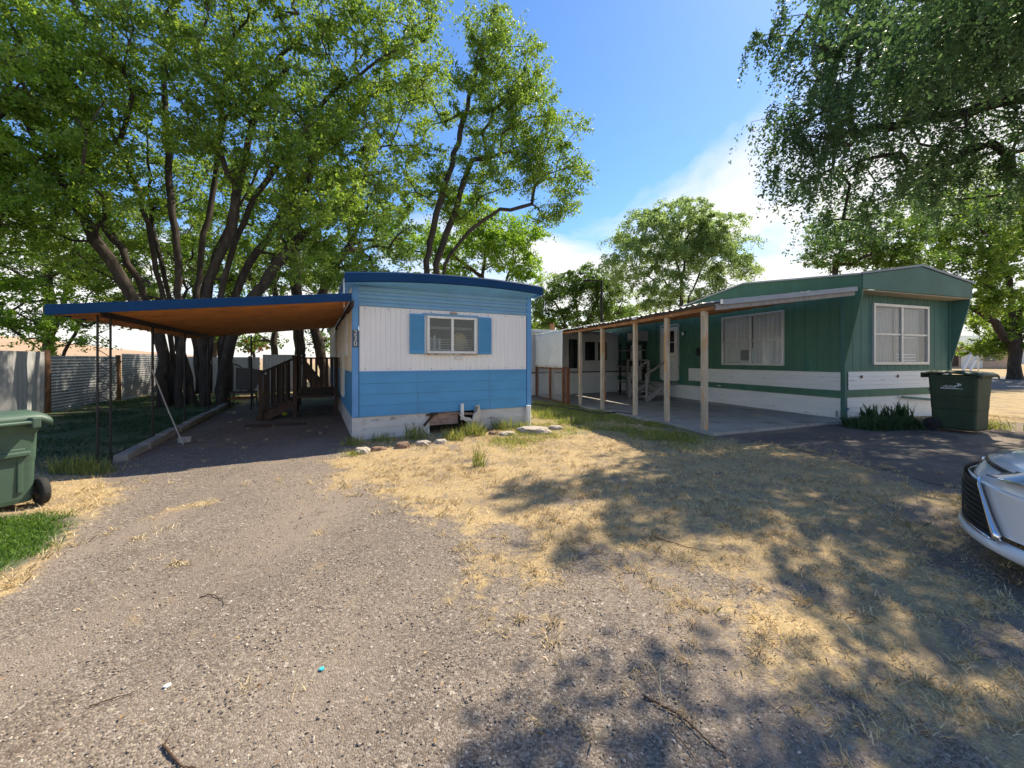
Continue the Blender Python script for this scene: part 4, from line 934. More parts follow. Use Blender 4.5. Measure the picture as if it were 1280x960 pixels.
for s_ in (1, -1):
    def hl(u, v, s_=s_):
        y = s_ * (.50 + .38 * u); z = .655 + .03 * u + v * (.055 + .03 * u); x = -.03 - .11 * v - .02 * u; return y, z, x
    g = MB(); rows = []
    for j in range(6):
        rows.append([(bs(hl(i/12, j/5)[2], hl(i/12, j/5)[0]) + .02, hl(i/12, j/5)[0], hl(i/12, j/5)[1] + .012) for i in range(13)])
    h_ = g.grid(rows).build('headlight', mLampG, CAR, smooth=True)
    f = MB(); f.tube([(bs(-.03, s_*(.50 + .38*i/10)) + .03, s_*(.50 + .38*i/10), .668 + .03*i/10) for i in range(11)], .007, 6); f.build('headlight_chrome', mChrome, h_)
# bonnet panel with a shut line
rows = []
for j in range(10):
    x = -.10 - 1.15 * j / 9; z0_ = float(np.interp(-x, [0, .12, .3, .6, .95, 1.2, 1.3], [.66, .715, .765, .83, .90, .945, .96]))
    rows.append([(bs(x, y), y, z0_ * (1 - .0) - .06 * (abs(y) / .9) ** 4 + .022) for y in [-.74 + 1.48 * i / 14 for i in range(15)]])
bn = MB().grid(rows).build('bonnet', mCar, CAR, smooth=True); s2_ = bn.modifiers.new('th', 'SOLIDIFY'); s2_.thickness = .012; s2_.offset = -1
f = MB(); f.tube([(bs(-.10, y) + .006, y, .705 - .06 * (abs(y)/.9)**4) for y in [-.74 + 1.48*i/20 for i in range(21)]], .010, 6); f.build('shut_line', mCarBlk, bn)
# greenhouse
rows = []
for x, z, w in ((-1.15, .93, .78), (-1.55, 1.18, .70), (-1.95, 1.38, .62), (-2.6, 1.44, .60), (-3.2, 1.41, .60), (-3.7, 1.22, .66), (-4.15, 1.02, .72)):
    zb = .93; rows.append([(x, -w - .08, zb), (x, -w - .04, zb + (z - zb) * .5), (x, -w, z - .03), (x, -w * .6, z), (x, 0, z + .015), (x, w * .6, z), (x, w, z - .03), (x, w + .04, zb + (z - zb) * .5), (x, w + .08, zb)])
gh = MB().grid(rows).build('window_band', mCarGlass, CAR, smooth=True)
MB().grid([[(x, y, z) for y in (-.6, -.3, 0, .3, .6)] for x, z in ((-1.9, 1.395), (-2.3, 1.45), (-2.7, 1.47), (-3.2, 1.44), (-3.45, 1.36))]).build('roof', mCar, CAR, smooth=True)
for x in (-.92, -3.75):
    for s_ in (1, -1):
        w = MB(); n = 32; y = s_ * .93; rows = []
        for rad, yo in ((.20, .0), (.30, .0), (.325, -.02), (.33, -.10), (.325, -.20), (.25, -.22)): rows.append([(x + rad*math.cos(2*math.pi*k/n), y + s_*yo, .33 + rad*math.sin(2*math.pi*k/n)) for k in range(n + 1)])
        wh = w.grid(rows).build('wheel', mRubber, CAR, smooth=True)
        r_ = MB(); r_.tube([(x, y - s_*.04, .33), (x, y - s_*.02, .33)], .20, 24)
        for k in range(5):
            a = k*2*math.pi/5; r_.beam((x, y - s_*.01, .33), (x + .2*math.cos(a), y - s_*.01, .33 + .2*math.sin(a)), .05, .03, up=(0, 1, 0))
        r_.build('rim', mTrimW, wh)
for s_ in (1, -1): f = MB(); f.box(-1.75, -1.55, s_*.98 - .09, s_*.98 + .09, .95, 1.08); f.build('mirror', mCar, CAR, bevel=.03)
# ------------------------------------------------------------------ trees
def mesh_np(name, v, faces_n, m, parent, tint=None, smooth=False):
    """v (N,3); consecutive groups of faces_n verts form faces"""
    n = len(v) // faces_n; me = bpy.data.meshes.new(name)
    me.vertices.add(len(v)); me.vertices.foreach_set('co', v.astype(np.float32).reshape(-1))
    me.loops.add(len(v)); me.loops.foreach_set('vertex_index', np.arange(len(v), dtype=np.int32))
    me.polygons.add(n); me.polygons.foreach_set('loop_start', np.arange(0, len(v), faces_n, dtype=np.int32))
    me.update(calc_edges=True)
    if tint is not None:
        a = me.attributes.new('tint', 'FLOAT', 'FACE'); a.data.foreach_set('value', tint.astype(np.float32))
    me.materials.append(m); o = bpy.data.objects.new(name, me); COL.objects.link(o); o.parent = parent; return o
def rand_unit(r, n):
    v = r.normal(size=(n, 3)); return v / np.linalg.norm(v, axis=1, keepdims=True)
def leaves_np(r, pts, size, up_bias=.5, aspect=.55):
    """diamond leaves at pts"""
    n = len(pts); nrm = rand_unit(r, n) + np.array([0, 0, up_bias]); nrm /= np.linalg.norm(nrm, axis=1, keepdims=True)
    a = np.cross(nrm, rand_unit(r, n)); a /= np.linalg.norm(a, axis=1, keepdims=True) + 1e-9; b = np.cross(nrm, a)
    s = (size * r.uniform(.5, 1.5, n))[:, None]
    fold = nrm * s * .12
    v = np.stack([pts - a * s * .5, pts - b * s * aspect * .5 + fold, pts + a * s * .5, pts + b * s * aspect * .5 + fold], 1)
    return v.reshape(-1, 3)
def tree(name, label, base, stems, puffs, leaf_m, seed, nleaf=110, lsize=.10, crad=.55, trunk_r=.35, bark=None, group='trees around the yard', droop=0.0, twig=.012, cat='tree', minr=.008, flat=.75):
    r = np.random.default_rng(seed); base = np.array(base, float)
    root = thing(name, label, cat, tuple(base), 0, group)
    nodes = []; par = []
    for st_ in stems:
        pts = [np.array(p, float) for p in st_]; prev = -1
        for i in range(len(pts) - 1):
            L = np.linalg.norm(pts[i+1] - pts[i]); k = max(1, int(L / .45))
            for j in range(k):
                q = pts[i] + (pts[i+1] - pts[i]) * j / k + r.normal(size=3) * .035 * (L > .3)
                nodes.append(q); par.append(prev); prev = len(nodes) - 1
        nodes.append(pts[-1]); par.append(prev)
    first_free = len(nodes)
    cl = []
    for (c, rad, n) in puffs:
        rad = np.array(rad if hasattr(rad, '__len__') else (rad, rad, rad * flat), float)
        u = rand_unit(r, n) * (r.uniform(.12, 1, n) ** .45)[:, None]
        cl.append(np.array(c, float) + u * rad)
    cl = np.concatenate(cl)
    # attach each cluster to the nearest skeleton node, nearest first, with length penalty
    NN = np.array(nodes); plen = np.zeros(len(nodes))
    for i in range(len(nodes)):
        if par[i] >= 0: plen[i] = plen[par[i]] + np.linalg.norm(NN[i] - NN[par[i]])
    # only upper parts of the stems sprout
    hmin = base[2] + 1.2
    rem = np.arange(len(cl)); d = np.linalg.norm(cl[:, None] - NN[None], axis=2) + .25 * plen[None] + 50 * (NN[None, :, 2] < hmin)
    best = d.min(1); bi = d.argmin(1); alive = np.ones(len(cl), bool); ends = []
    allN = [tuple(x) for x in NN]; parl = list(par); pl = list(plen)
    for _ in range(len(cl)):
        k = int(np.argmin(np.where(alive, best, 1e9))); alive[k] = False
        a = np.array(allN[bi[k]]); b = cl[k]; L = np.linalg.norm(b - a); m_ = max(1, int(L / .5)); prev = int(bi[k]); new = []
        sag = np.array([0, 0, .10 * L])
        for j in range(1, m_ + 1):
            f_ = j / m_; q = a + (b - a) * f_ + sag * math.sin(math.pi * f_) + r.normal(size=3) * .05 * (j < m_)
            allN.append(tuple(q)); parl.append(prev); pl.append(pl[prev] + L / m_); prev = len(allN) - 1; new.append(prev)
        ends.append(prev)
        nn = np.array([allN[i] for i in new]); dd = np.linalg.norm(cl[:, None] - nn[None], axis=2) + .25 * np.array([pl[i] for i in new])[None]
        bb = dd.min(1); up = bb < best; best = np.where(up, bb, best); bi = np.where(up, np.array(new)[dd.argmin(1)], bi)
    n = len(allN); A = np.array(allN); cnt = np.zeros(n)
    ch = [[] for _ in range(n)]
    for i, p in enumerate(parl):
        if p >= 0: ch[p].append(i)
    for e in ends: cnt[e] += 1
    for i in range(n - 1, -1, -1):
        if parl[i] >= 0: cnt[parl[i]] += cnt[i]
    per = max(1.0, cnt.max()); rad = np.maximum(minr, trunk_r * (np.maximum(cnt, .6) / per) ** .58)
    rad = np.minimum(rad, trunk_r)
    # stems keep a body even if few clusters hang from them
    for i in range(first_free): rad[i] = max(rad[i], trunk_r * .16)
    for i in range(first_free):
        if parl[i] >= 0: rad[i] = min(rad[i], rad[parl[i]])
    mb = MB(); used = set()
    def chain(i0, start=None):
        c = [i0]
        while ch[c[-1]]:
            nx_ = max(ch[c[-1]], key=lambda q: rad[q]); c.append(nx_)
        return c
    stack = [(i, -1) for i in range(n) if parl[i] < 0]
    while stack:
        i0, p = stack.pop(); c = chain(i0)
        pts = [A[j] for j in c]; rr = [float(rad[j]) for j in c]
        if p >= 0: pts = [A[p]] + pts; rr = [float(min(rad[p], rad[c[0]] * 1.15))] + rr
        else: pts[0] = pts[0] - np.array([0, 0, .25]); rr[0] *= 1.45; 
        if len(rr) > 1 and p < 0: rr[1] *= 1.12
        rr[-1] *= .6
        if len(pts) > 1: mb.tube(pts, rr, 8 if max(rr) > .06 else (5 if max(rr) > .02 else 3), cap=False)
        for j in c:
            for q in ch[j]:
                if q not in c: stack.append((q, j))
    mb.v = [tuple(np.array(v) - base) for v in mb.v]
    mb.build('trunk', bark or mBark, root, smooth=True, recalc=False)
    # leaves
    E = np.array([allN[e] for e in ends]); k = len(E)
    per_c = np.maximum(8, (nleaf * r.uniform(.45, 1.5, k)).astype(int)); idx = np.repeat(np.arange(k), per_c); tot = len(idx)
    sc = crad * r.uniform(.6, 1.25, k)
    # each cluster is a handful of leafy twigs radiating from the branch end
    tw = 7; twd = rand_unit(r, k * tw).reshape(k, tw, 3); twd[..., 2] = twd[..., 2] * .6 - droop
    ti = r.integers(0, tw, tot); f_ = r.uniform(.1, 1, tot) ** .8
    off = twd[idx, ti] * (f_ * sc[idx])[:, None]; off[:, 2] -= droop * 1.2 * (f_ ** 2) * sc[idx]
    pts = E[idx] + off + r.normal(size=(tot, 3)) * (.10 * sc[idx])[:, None]
    tint = np.clip(r.normal(.45, .22, tot) + np.repeat(r.normal(0, .15, k), per_c), 0, 1)
    v = leaves_np(r, pts - base, lsize)
    mesh_np('crown', v, 4, leaf_m, root, tint=tint)
    return root
def stemP(base, pts): return [tuple(base)] + [tuple(P(*p)) for p in pts]
def bz(p): return Vector((p.x, p.y, float(gz(p.x, p.y))))
# A: the big many-stemmed elm behind the carport
bA = Vector((-10.3, 12.4, 0))
def off(b, x, y): return (b[0] + x, b[1] + y, b[2])
tree('elm_tree', 'huge many stemmed elm rising behind the carport', bA,
     [stemP(off(bA, -.9, -.1), [(205,430,11.8),(165,370,11.2),(120,300,10.8),(70,215,10.2),(15,120,9.8)]),
      stemP(off(bA, -.5, .1), [(213,420,12),(196,340,12),(175,240,12),(130,130,11.8),(90,30,11.5)]),
      stemP(off(bA, -.15, -.3), [(228,420,12),(222,330,12),(212,230,12),(205,120,12.2),(215,10,12.5)]),
      stemP(off(bA, .2, .2), [(246,420,12.3),(250,330,12.6),(268,240,13),(275,150,13),(290,20,13)]),
      stemP(off(bA, .5, -.1), [(262,420,12),(285,330,12),(310,260,12),(365,180,11.6),(420,110,11.4),(500,60,11.2)]),
      stemP(off(bA, .75, .3), [(276,430,12.4),(300,350,12.6),(345,280,13),(390,200,13.4),(440,150,13.6)]),
      stemP(off(bA, .1, .6), [(240,400,13),(275,300,13.4),(330,200,14),(345,90,14.2)]),
      stemP(off(bA, -.7, .3), [(200,430,12.4),(180,370,12.3),(150,310,12),(100,240,11.8),(60,150,11.6)]),
      stemP(off(bA, -.3, .4), [(222,420,12.8),(206,350,12.8),(188,260,12.8),(185,150,12.8)]),
      stemP(off(bA, .35, .1), [(252,420,12),(262,350,11.8),(290,290,11.6),(305,200,11.4),(330,110,11.2)]),
      stemP(off(bA, .9, .1), [(285,430,12.2),(315,370,12.2),(360,310,12.2),(410,270,12.4),(450,225,12.6)])],
     [(P(40,30,10.5),3.0,70),(P(140,60,11),3.0,80),(P(240,40,11.5),3.0,80),(P(340,60,12),2.8,75),(P(430,80,12),2.3,60),(P(510,60,11.5),(1.4,1.3,1.5),34),
      (P(60,170,10.5),2.4,60),(P(150,180,11.5),2.3,50),(P(300,160,11),2.0,46),(P(400,190,12),2.0,50),(P(470,170,13),1.9,44),
      (P(40,280,11),1.7,34),(P(120,290,13),1.8,26),(P(380,290,11.5),(1.2,1.2,1.3),32),(P(455,250,13),1.7,38),(P(240,230,14.5),2.2,30),(P(-80,120,10),3.4,60),(P(330,300,15),2.0,26),
      (P(190,-80,11),3.4,60),(P(360,-60,12),3.2,60),(P(490,-20,12),2.2,44),
      (P(60,80,9),(1.6,1.3,1.5),30),(P(270,90,9.8),(1.5,1.3,1.3),24),(P(350,150,10),(1.7,1.4,1.4),30),(P(395,235,10.5),(1.3,1.2,1.2),30),(P(90,220,9.5),(1.5,1.3,1.3),30),(P(420,130,10.8),(1.5,1.3,1.4),28),(P(210,290,14.5),(2.6,2,1.2),40),(P(100,350,14),(2.4,1.8,.9),30),(P(410,330,14.5),(2.0,1.6,1.2),34),(P(290,350,15.5),(2.4,1.8,.9),36),(P(180,380,14.5),(2.6,1.6,.6),26),(P(330,395,16),(2.4,1.6,.6),24),(P(440,345,14),(1.2,1.2,.9),20),(P(270,200,10.5),(1.0,.9,.7),10)],
     lfA, 21, nleaf=150, lsize=.09, crad=.56, trunk_r=.16)
# nearer leafy elm off the left edge
bL = Vector((-17.5, 9.5, 0))
tree('elm_tree', 'sunlit elm leaning in from beyond the left fence', bL,
     [[tuple(bL), (-16.8, 9.6, 2.5), (-15, 9.8, 4.5), (-13, 10, 6.2)], [off(bL, -.2, .2), (-17, 10.5, 3), (-15.6, 12, 5)]],
     [(P(20,130,9),(1.6,1.6,1.6),44),(P(10,230,9),(1.5,1.5,1.2),40),(P(-60,320,9.5),(2.0,1.6,1.2),30),(P(50,60,9.5),1.5,34),(P(-60,180,9),2.2,40),(P(40,395,12),(1.6,1.2,.7),20),(P(85,430,13),(1.0,1.0,.4),8)],
     lfB, 5, nleaf=190, lsize=.085, crad=.55, trunk_r=.2)
# B: tree behind the blue home
bB = Vector((-4.6, 19.0, 0))
tree('elm_tree', 'tall slender elm standing right behind the blue mobile home', bB,
     [stemP(off(bB, -.1, 0), [(533,340,18.5),(540,290,18.3),(556,230,18),(572,180,18),(590,110,18),(612,40,18)]),
      stemP(off(bB, .25, .1), [(545,330,18.6),(562,280,18.5),(590,200,18.2),(640,190,18)]),
      stemP(off(bB, .4, 0), [(556,330,18.6),(585,290,18.4),(625,262,18),(665,255,17.8)])],
     [(P(608,50,18),(1.2,1.3,1.7),34),(P(640,95,18),(2.0,1.8,1.7),50),(P(600,130,18.5),(1.9,1.9,1.9),44),(P(675,160,18),(2.0,1.8,1.5),44),(P(690,215,18),(1.7,1.6,1.3),34),(P(620,205,18.5),(1.9,1.9,1.4),34),(P(575,250,19),(1.7,1.6,1.4),28),(P(700,262,18),(1.2,1.2,.8),14),(P(530,220,19),1.8,34),(P(525,130,19),1.8,30)],
     lfA, 31, nleaf=230, lsize=.105, crad=.80, trunk_r=.15)
# C: yellow-green round tree further behind
bC = Vector((-1.2, 30, 0))
tree('maple_tree', 'yellow green rounded tree low behind the blue roof', bC, [stemP(bC, [(600,380,29.5),(605,330,29.5),(610,290,29.5)]), stemP(off(bC, .3, 0), [(630,360,30),(645,320,30)])],
     [(P(590,285,29),(3.0,2.5,2.4),40),(P(640,305,29),(2.6,2.4,2.2),40),(P(560,320,30),(2.8,2.4,2.2),34),(P(500,300,30),(3,2.4,2.6),34),(P(660,340,30),(1.4,1.5,1.4),14)],
     lfB, 41, nleaf=190, lsize=.19, crad=1.25, trunk_r=.2)
# trees seen through and behind the elm
bD = Vector((-9.3, 18.8, 0))
tree('elm_tree', 'elm with a straight trunk between the garden chair and the porch', bD,
     [stemP(bD, [(375,450,18.4),(372,380,18.4),(368,320,18.4),(360,240,18.4),(380,160,18.4)]), stemP(off(bD, .3, .1), [(392,400,18.6),(408,350,18.6),(440,300,18.6),(470,240,18.6)])],
     [(P(360,215,19),2.6,40),(P(430,240,19.5),2.4,40),(P(470,300,19.5),(2.2,2.2,1.8),34),(P(395,320,20),(2.2,2.0,1.4),26),(P(310,260,20),2.5,34),(P(410,390,21),(1.6,1.6,.9),16),(P(400,425,20),(1.0,.8,.5),8)],
     lfC, 51, nleaf=150, lsize=.125, crad=.85, trunk_r=.24)
bE = Vector((-12.6, 20.5, 0))
tree('elm_tree', 'thin trunked tree behind the pale sheet fence', bE, [stemP(bE, [(343,440,20.2),(343,380,20.2),(345,320,20.2),(350,260,20)])],
     [(P(345,260,20.5),2.2,26),(P(300,330,21),(2.4,2,1.4),22),(P(310,420,21),(1.4,1.0,.7),16)], lfC, 52, nleaf=80, lsize=.18, crad=.8, trunk_r=.16)
bF = Vector((-20.5, 16.5, 0))
tree('elm_tree', 'dark leaning tree behind the corrugated fence', bF, [stemP(bF, [(85,360,15.5),(110,330,15.3),(150,330,15)]), stemP(off(bF, .3, .3), [(60,330,15.5),(30,250,15)]), stemP(off(bF, .5, .1), [(110,370,15.5),(165,340,15)])],
     [(P(60,330,15.5),(2.2,2,1.2),36),(P(20,390,15),(1.8,1.6,.8),20),(P(120,400,14.8),(1.5,1.2,.5),12),(P(70,240,16),2.6,40),(P(120,310,16),(2,1.8,1.3),24)],
     lfC, 53, nleaf=150, lsize=.10, crad=.66, trunk_r=.18)
bK = Vector((-24, 30, 0))
tree('elm_tree', 'broad shady tree far behind the corrugated fence', bK, [stemP(bK, [(240,400,29),(245,340,29),(250,280,29)]), stemP(off(bK, .4, 0), [(280,380,29),(310,320,29)])],
     [(P(240,300,29),(5,4,3.2),60),(P(330,330,29),(4.5,4,2.6),50),(P(160,330,29),(4.5,4,2.6),44),(P(280,385,29),(4.5,3,1.4),30),(P(200,390,29),(4,3,1.2),26),(P(420,340,30),(3.5,3,2.4),36),(P(90,300,29),(4,4,3),36)], lfC, 55, nleaf=150, lsize=.2, crad=1.1, trunk_r=.28)
# small conifer with dead orange needles beyond the fence
bG = Vector((-15.5, 23, 0))
tree('dead_shrub', 'orange brown dead shrub top above the sheet fence', bG, [[tuple(bG), (-15.4, 23, 1.8), tuple(P(322,425,23))]], [(P(320,432,23),(.75,.6,.55),22)], leafmat('leaves_dead', (.30, .13, .05), (.42, .22, .09), .3), 54, nleaf=70, lsize=.12, crad=.3, trunk_r=.08, cat='shrub', group=None)
# middle distance trees
bM = Vector((13.5, 31, 0))
tree('willow_tree', 'airy pale green tree standing alone above the long awning', bM,
     [stemP(bM, [(850,390,30.5),(852,350,30.5),(840,310,30.3),(815,280,30)]), stemP(off(bM, .3, .2), [(862,370,30.5),(880,330,30.5),(905,300,30.5)]), stemP(off(bM, .1, .3), [(853,350,30.8),(858,300,31),(868,270,31)])],
     [(P(850,272,30.5),(2.6,2.4,1.5),40),(P(905,290,30.5),(2.2,2.2,1.7),34),(P(800,290,30.5),(2.2,2.2,1.7),34),(P(785,330,30.5),(1.9,2,1.6),24),(P(850,320,31),(2.8,2.4,1.8),34),(P(910,335,30.5),(2.0,2,1.6),26),(P(820,365,31),(2.4,2,1.1),26),(P(870,300,31),(2.8,2.4,2.0),30),(P(875,370,31),(2.4,2,1.0),20)],
     lfD, 61, nleaf=340, lsize=.15, crad=1.05, trunk_r=.12, droop=.25)
bN = Vector((6.5, 38, 0))
tree('willow_tree', 'dark spreading tree low between the two mobile homes', bN,
     [stemP(bN, [(722,420,37.5),(722,390,37.5),(715,365,37.5)]), stemP(off(bN, .6, 0), [(735,400,37.5),(750,370,37.5)]), stemP(off(bN, -.6, 0), [(705,400,37.5),(695,380,37.5)])],
     [(P(722,350,37.5),(2.6,2.4,1.5),34),(P(695,372,37.5),(2.6,2.4,1.9),34),(P(755,362,37.5),(2.6,2.4,1.8),34),(P(690,400,38),(2.6,2.4,1.3),24),(P(745,395,38),(3.0,2.4,1.3),28),(P(770,385,39),(2.4,2,1.3),16)],
     lfC, 62, nleaf=170, lsize=.2, crad=1.1, trunk_r=.2, droop=.2)
for k, (x, y, lab) in enumerate([(790, 52, 'distant round green tree behind the pole lamp'), (655, 55, 'distant green tree just right of the blue roof'), (1010, 50, 'distant tree peeping over the green roof ridge')]):
    bb = Vector(((x - 640) / F * y, y, 0))
    tree('distant_tree', lab, bb, [[tuple(bb), (bb.x, bb.y, 3), (bb.x + .3, bb.y, 6)]], [((bb.x, bb.y, 6.2), (4.5, 3.5, 2.6), 42), ((bb.x + 3, bb.y, 5), (3.5, 3, 2), 24), ((bb.x - 3, bb.y, 5), (3.5, 3, 2), 24), ((bb.x, bb.y, 3.2), (5.5, 3, 1.3), 24)], lfD if k != 1 else lfA, 70 + k, nleaf=110, lsize=.36, crad=1.3, trunk_r=.3)
# G: dark tree behind the green home
bH = Vector((16.5, 21, 0))
tree('elm_tree', 'dark tree whose top shows over the green mobile home roof', bH, [stemP(bH, [(1040,380,20.5),(1045,330,20.5),(1060,290,20.5)])],
     [(P(1060,300,20.5),(2.4,2.2,1.6),44),(P(1105,290,20),(2.0,2,1.8),34),(P(1030,315,20.5),(1.5,1.5,.9),18),(P(1130,320,20),(2.2,2,1.5),28)], lfC, 81, nleaf=150, lsize=.13, crad=.75, trunk_r=.13)
# H: roadside tree with a thick trunk
bI = Vector((40.5, 31, 0)); bI.z = float(gz(bI.x, bI.y))
tree('roadside_tree', 'thick trunked tree beyond the road at the right edge', bI,
     [stemP(bI, [(1268,440,31),(1266,400,31),(1262,350,31),(1245,290,30.5)]), stemP(off(bI, .3, .2), [(1275,390,31),(1300,320,31)])],
     [(P(1180,330,28),(3.2,3,2.6),60),(P(1240,290,29),(3.6,3,3.0),60),(P(1290,330,30),(3.4,3,3),50),(P(1215,375,29),(2.8,2.4,1.3),44),(P(1270,230,29),(4,3.4,3),50),(P(1180,260,28),(3,3,2.5),44),(P(1340,280,30),4,40),(P(1265,425,31),(1.6,1.2,1.2),20),(P(1250,400,33),(3.0,2,1.4),30),(P(1300,400,31),(2.5,2,2.0),26),(P(1225,432,33),(1.5,1.2,.9),14)],
     lfA, 82, nleaf=170, lsize=.19, crad=1.05, trunk_r=.36)
# F: big overhanging tree at the right whose hanging sprays shade the yard
bO = Vector((15.8, 7.4, 0))
tree('willow_tree', 'great overhanging tree with drooping sprays at the upper right', bO,
     [[tuple(bO), (15.6, 7.5, 3), (15.2, 7.8, 5.5), (14.2, 8.2, 7.5), (13, 8.6, 9)],
      [off(bO, .3, .2), (15.8, 8.2, 4), (15, 9.8, 6.5), (13.6, 11, 8.5)],
      [off(bO, -.2, -.3), (15.2, 6.6, 4), (14, 5.6, 6.3), (12.4, 5.2, 7.8)],
      [off(bO, .2, -.3), (16, 6.4, 4.5), (15.5, 5, 8)]],
     [(P(1010,30,9),(1.3,1.3,1.1),34),(P(1000,130,9),(1.0,1.2,.9),34),(P(1060,60,9.5),(1.6,1.5,1.3),48),(P(1010,200,9),(1.0,1.1,.6),26),(P(1050,265,9.5),(.9,1,.45),14),(P(1100,140,9.5),(1.6,1.5,1.3),46),(P(1150,60,9.5),(1.9,1.6,1.5),52),
      (P(1110,215,10),(1.5,1.4,.8),32),(P(1180,160,10),(1.8,1.7,1.3),46),(P(1240,90,9.5),(2.0,1.7,1.6),50),(P(1230,215,10.5),(1.8,1.6,1.0),38),(P(1290,170,10),(2.2,2,1.6),42),(P(1120,-50,10.5),(1.5,1.5,1.2),24),
      ((5.5,4.6,6.7),(.7,.45,.35),12),((4.5,4.72,6.6),(.6,.35,.3),10),((6.3,5.0,6.8),(.9,.6,.4),16),((7.0,5.5,6.8),(1.1,.9,.6),24),((7.1,6.3,6.9),(1.2,.9,.6),26),((8.3,5.6,7.2),(1.4,1.1,.8),30),((9.4,6.6,7.6),(1.6,1.2,.8),34),
      ((11.2,4.8,8.2),(2.0,1.5,1.2),36),((11.5,10.5,10),(2.6,2.2,1.6),44),((14,5.5,8.5),(2.4,2,1.6),36),((10.5,8.2,8.8),(2.2,1.8,1.0),40)],
     lfF, 91, nleaf=150, lsize=.078, crad=.43, trunk_r=.24, droop=.95, minr=.005)

# ------------------------------------------------------------------ far and small things
# pole lamp, brown stump pole
PL = thing('street_lamp', 'tall thin dark pole lamp beyond the long awning', 'street lamp', (P(752, 450, 34).x, 34, -.1))
MB().tube([(0, 0, 0), (0, 0, 8.6)], [.14, .10], 8).build('pole', mSteelD, PL)
MB().beam((0.05, 0, 8.55), (-1.15, 0, 8.6), .07, .10).build('arm', mSteelD, PL); MB().box(-1.6, -.9, -.14, .14, 8.5, 8.68).build('lamp_head', mSteelD, PL, bevel=.03)
PB = MB().tube([(0, 0, -.1), (.02, 0, 1.8), (0, 0, 3.30)], [.14, .13, .12], 10).build('wooden_pole', mWoodB, None, smooth=False); PB.location = (P(690, 450, 19.5).x, 19.5, 0); tag(PB, 'short brown wooden pole above the white home roof', 'pole')
# shed across the road
sx, sy = P(1222, 450, 56).x, 56.0; sz = float(gz(sx, sy))
SHD = thing('house', 'pale house with white garage door across the road at the far right', 'house', (sx, sy, sz), R(-6))
f = MB(); f.box(-3.6, 4.5, 0, 6, 0, 3.1); f.build('wall', mat('wall_tan', (.48, .36, .26), .8, .1, 1), SHD); f = MB(); f.prism([(-.8, 3.1), (3, 4.9), (6.8, 3.1)], 'x', -4.2, 5.0); f.build('roof', mat('roof_shingle', (.26, .30, .27), .9, .15, 2), SHD)
MB().box(-4.2, 5.0, -.83, -.80, 2.86, 3.098).build('fascia', mRust, SHD); MB().box(-2.2, .6, -.04, -.001, 0, 2.7).build('garage_door', mDoor, SHD); MB().box(.9, 2.3, -.04, -.001, 1.0, 2.2).build('window', mCarGlass, SHD)
MB().box(-3.5, -2.5, -.04, -.001, .2, 2.4).build('door', mWoodD, SHD)
sx, sy = P(1322, 450, 70).x, 70.0
SH2 = thing('house', 'low grey house beyond the thick roadside trunk', 'house', (sx, sy, float(gz(sx, sy))), R(-10)); MB().box(-9, 9, 0, 6, 0, 2.8).build('wall', mSideW, SH2); f = MB(); f.prism([(-.6, 2.8), (3, 4.2), (6.6, 2.8)], 'x', -9.5, 9.5); f.build('roof', mRoofG, SH2)
FRM = thing('gate_panel', 'white rectangular panel frame leaning beside the far house', 'panel', (P(1212, 450, 46).x, 46, float(gz(55, 46))), R(0))
f = MB(); f.beam((-.9, 0, 0), (.7, .3, 2.6), .18, .12); f.beam((.0, 0, 0), (1.6, .3, 2.6), .18, .12); f.beam((.7, .3, 2.6), (1.6, .3, 2.6), .12, .18); f.beam((-.9, 0, .1), (0, 0, .1), .12, .18); f.build('frame_bars', mPvc, FRM)
MBX = thing('mailbox', 'dark mailbox on a thin post near the far house', 'mailbox', (P(1223, 450, 38).x, 38, 0)); MB().tube([(0, 0, -.1), (0, 0, 2.2)], .05, 8).build('post', mPvc, MBX); MB().box(-.3, .3, -.25, .25, 2.2, 2.6).build('box', mPlast, MBX, bevel=.05)
# rocks
def rock(px, py, w, d, h, label, m, seed, dy=0):
    r = random.Random(seed); bm = bmesh.new(); bmesh.ops.create_icosphere(bm, subdivisions=3, radius=.5)
    for v in bm.verts:
        n = v.co.normalized(); k = 1 + .35 * mnoise.noise(n * 1.6 + Vector((seed, 0, 0))) + .14 * mnoise.noise(n * 5 + Vector((0, seed, 0)))
        v.co = n * .5 * k; v.co.x *= w; v.co.y *= d; v.co.z = max(v.co.z, -.3) * h
        v.co.z = min(v.co.z, .36 * h + .06 * h * mnoise.noise(v.co * 3))
    me = bpy.data.meshes.new('rock'); bm.to_mesh(me); bm.free(); me.materials.append(m)
    o = bpy.data.objects.new('rock', me); COL.objects.link(o); g = G(px, py); o.location = (g.x, g.y + dy, h * .12); o.rotation_euler = (0, 0, r.uniform(-.5, .5)); tag(o, label, 'rock', 'rocks along the blue mobile home')
rock(452, 566, .26, .2, .17, 'pale rounded rock, leftmost of the row before the blue home', mRock, 1)
rock(472, 563, .24, .16, .12, 'flat brown rock right of the leftmost pale rock', mRockB, 2)
rock(503, 560, .26, .2, .20, 'dark brown pointed rock in the row before the blue home', mRockB, 3)
rock(528, 556, .28, .2, .15, 'pale rock right of the dark brown pointed one', mRock, 4)
rock(551, 554, .22, .16, .14, 'small pale rock next to the broken white fitting', mRock, 5)
rock(634, 543, .34, .24, .11, 'low flat grey rock left of the large rock', mRock, 6)
rock(668, 541, .66, .4, .24, 'largest rock at the right corner of the blue home', mRock, 7)
rock(694, 536, .30, .2, .14, 'small brown rock right of the largest rock', mRock, 8)
rock(617, 543, .22, .14, .12, 'brown half buried rock at the broken skirting', mRockB, 9)
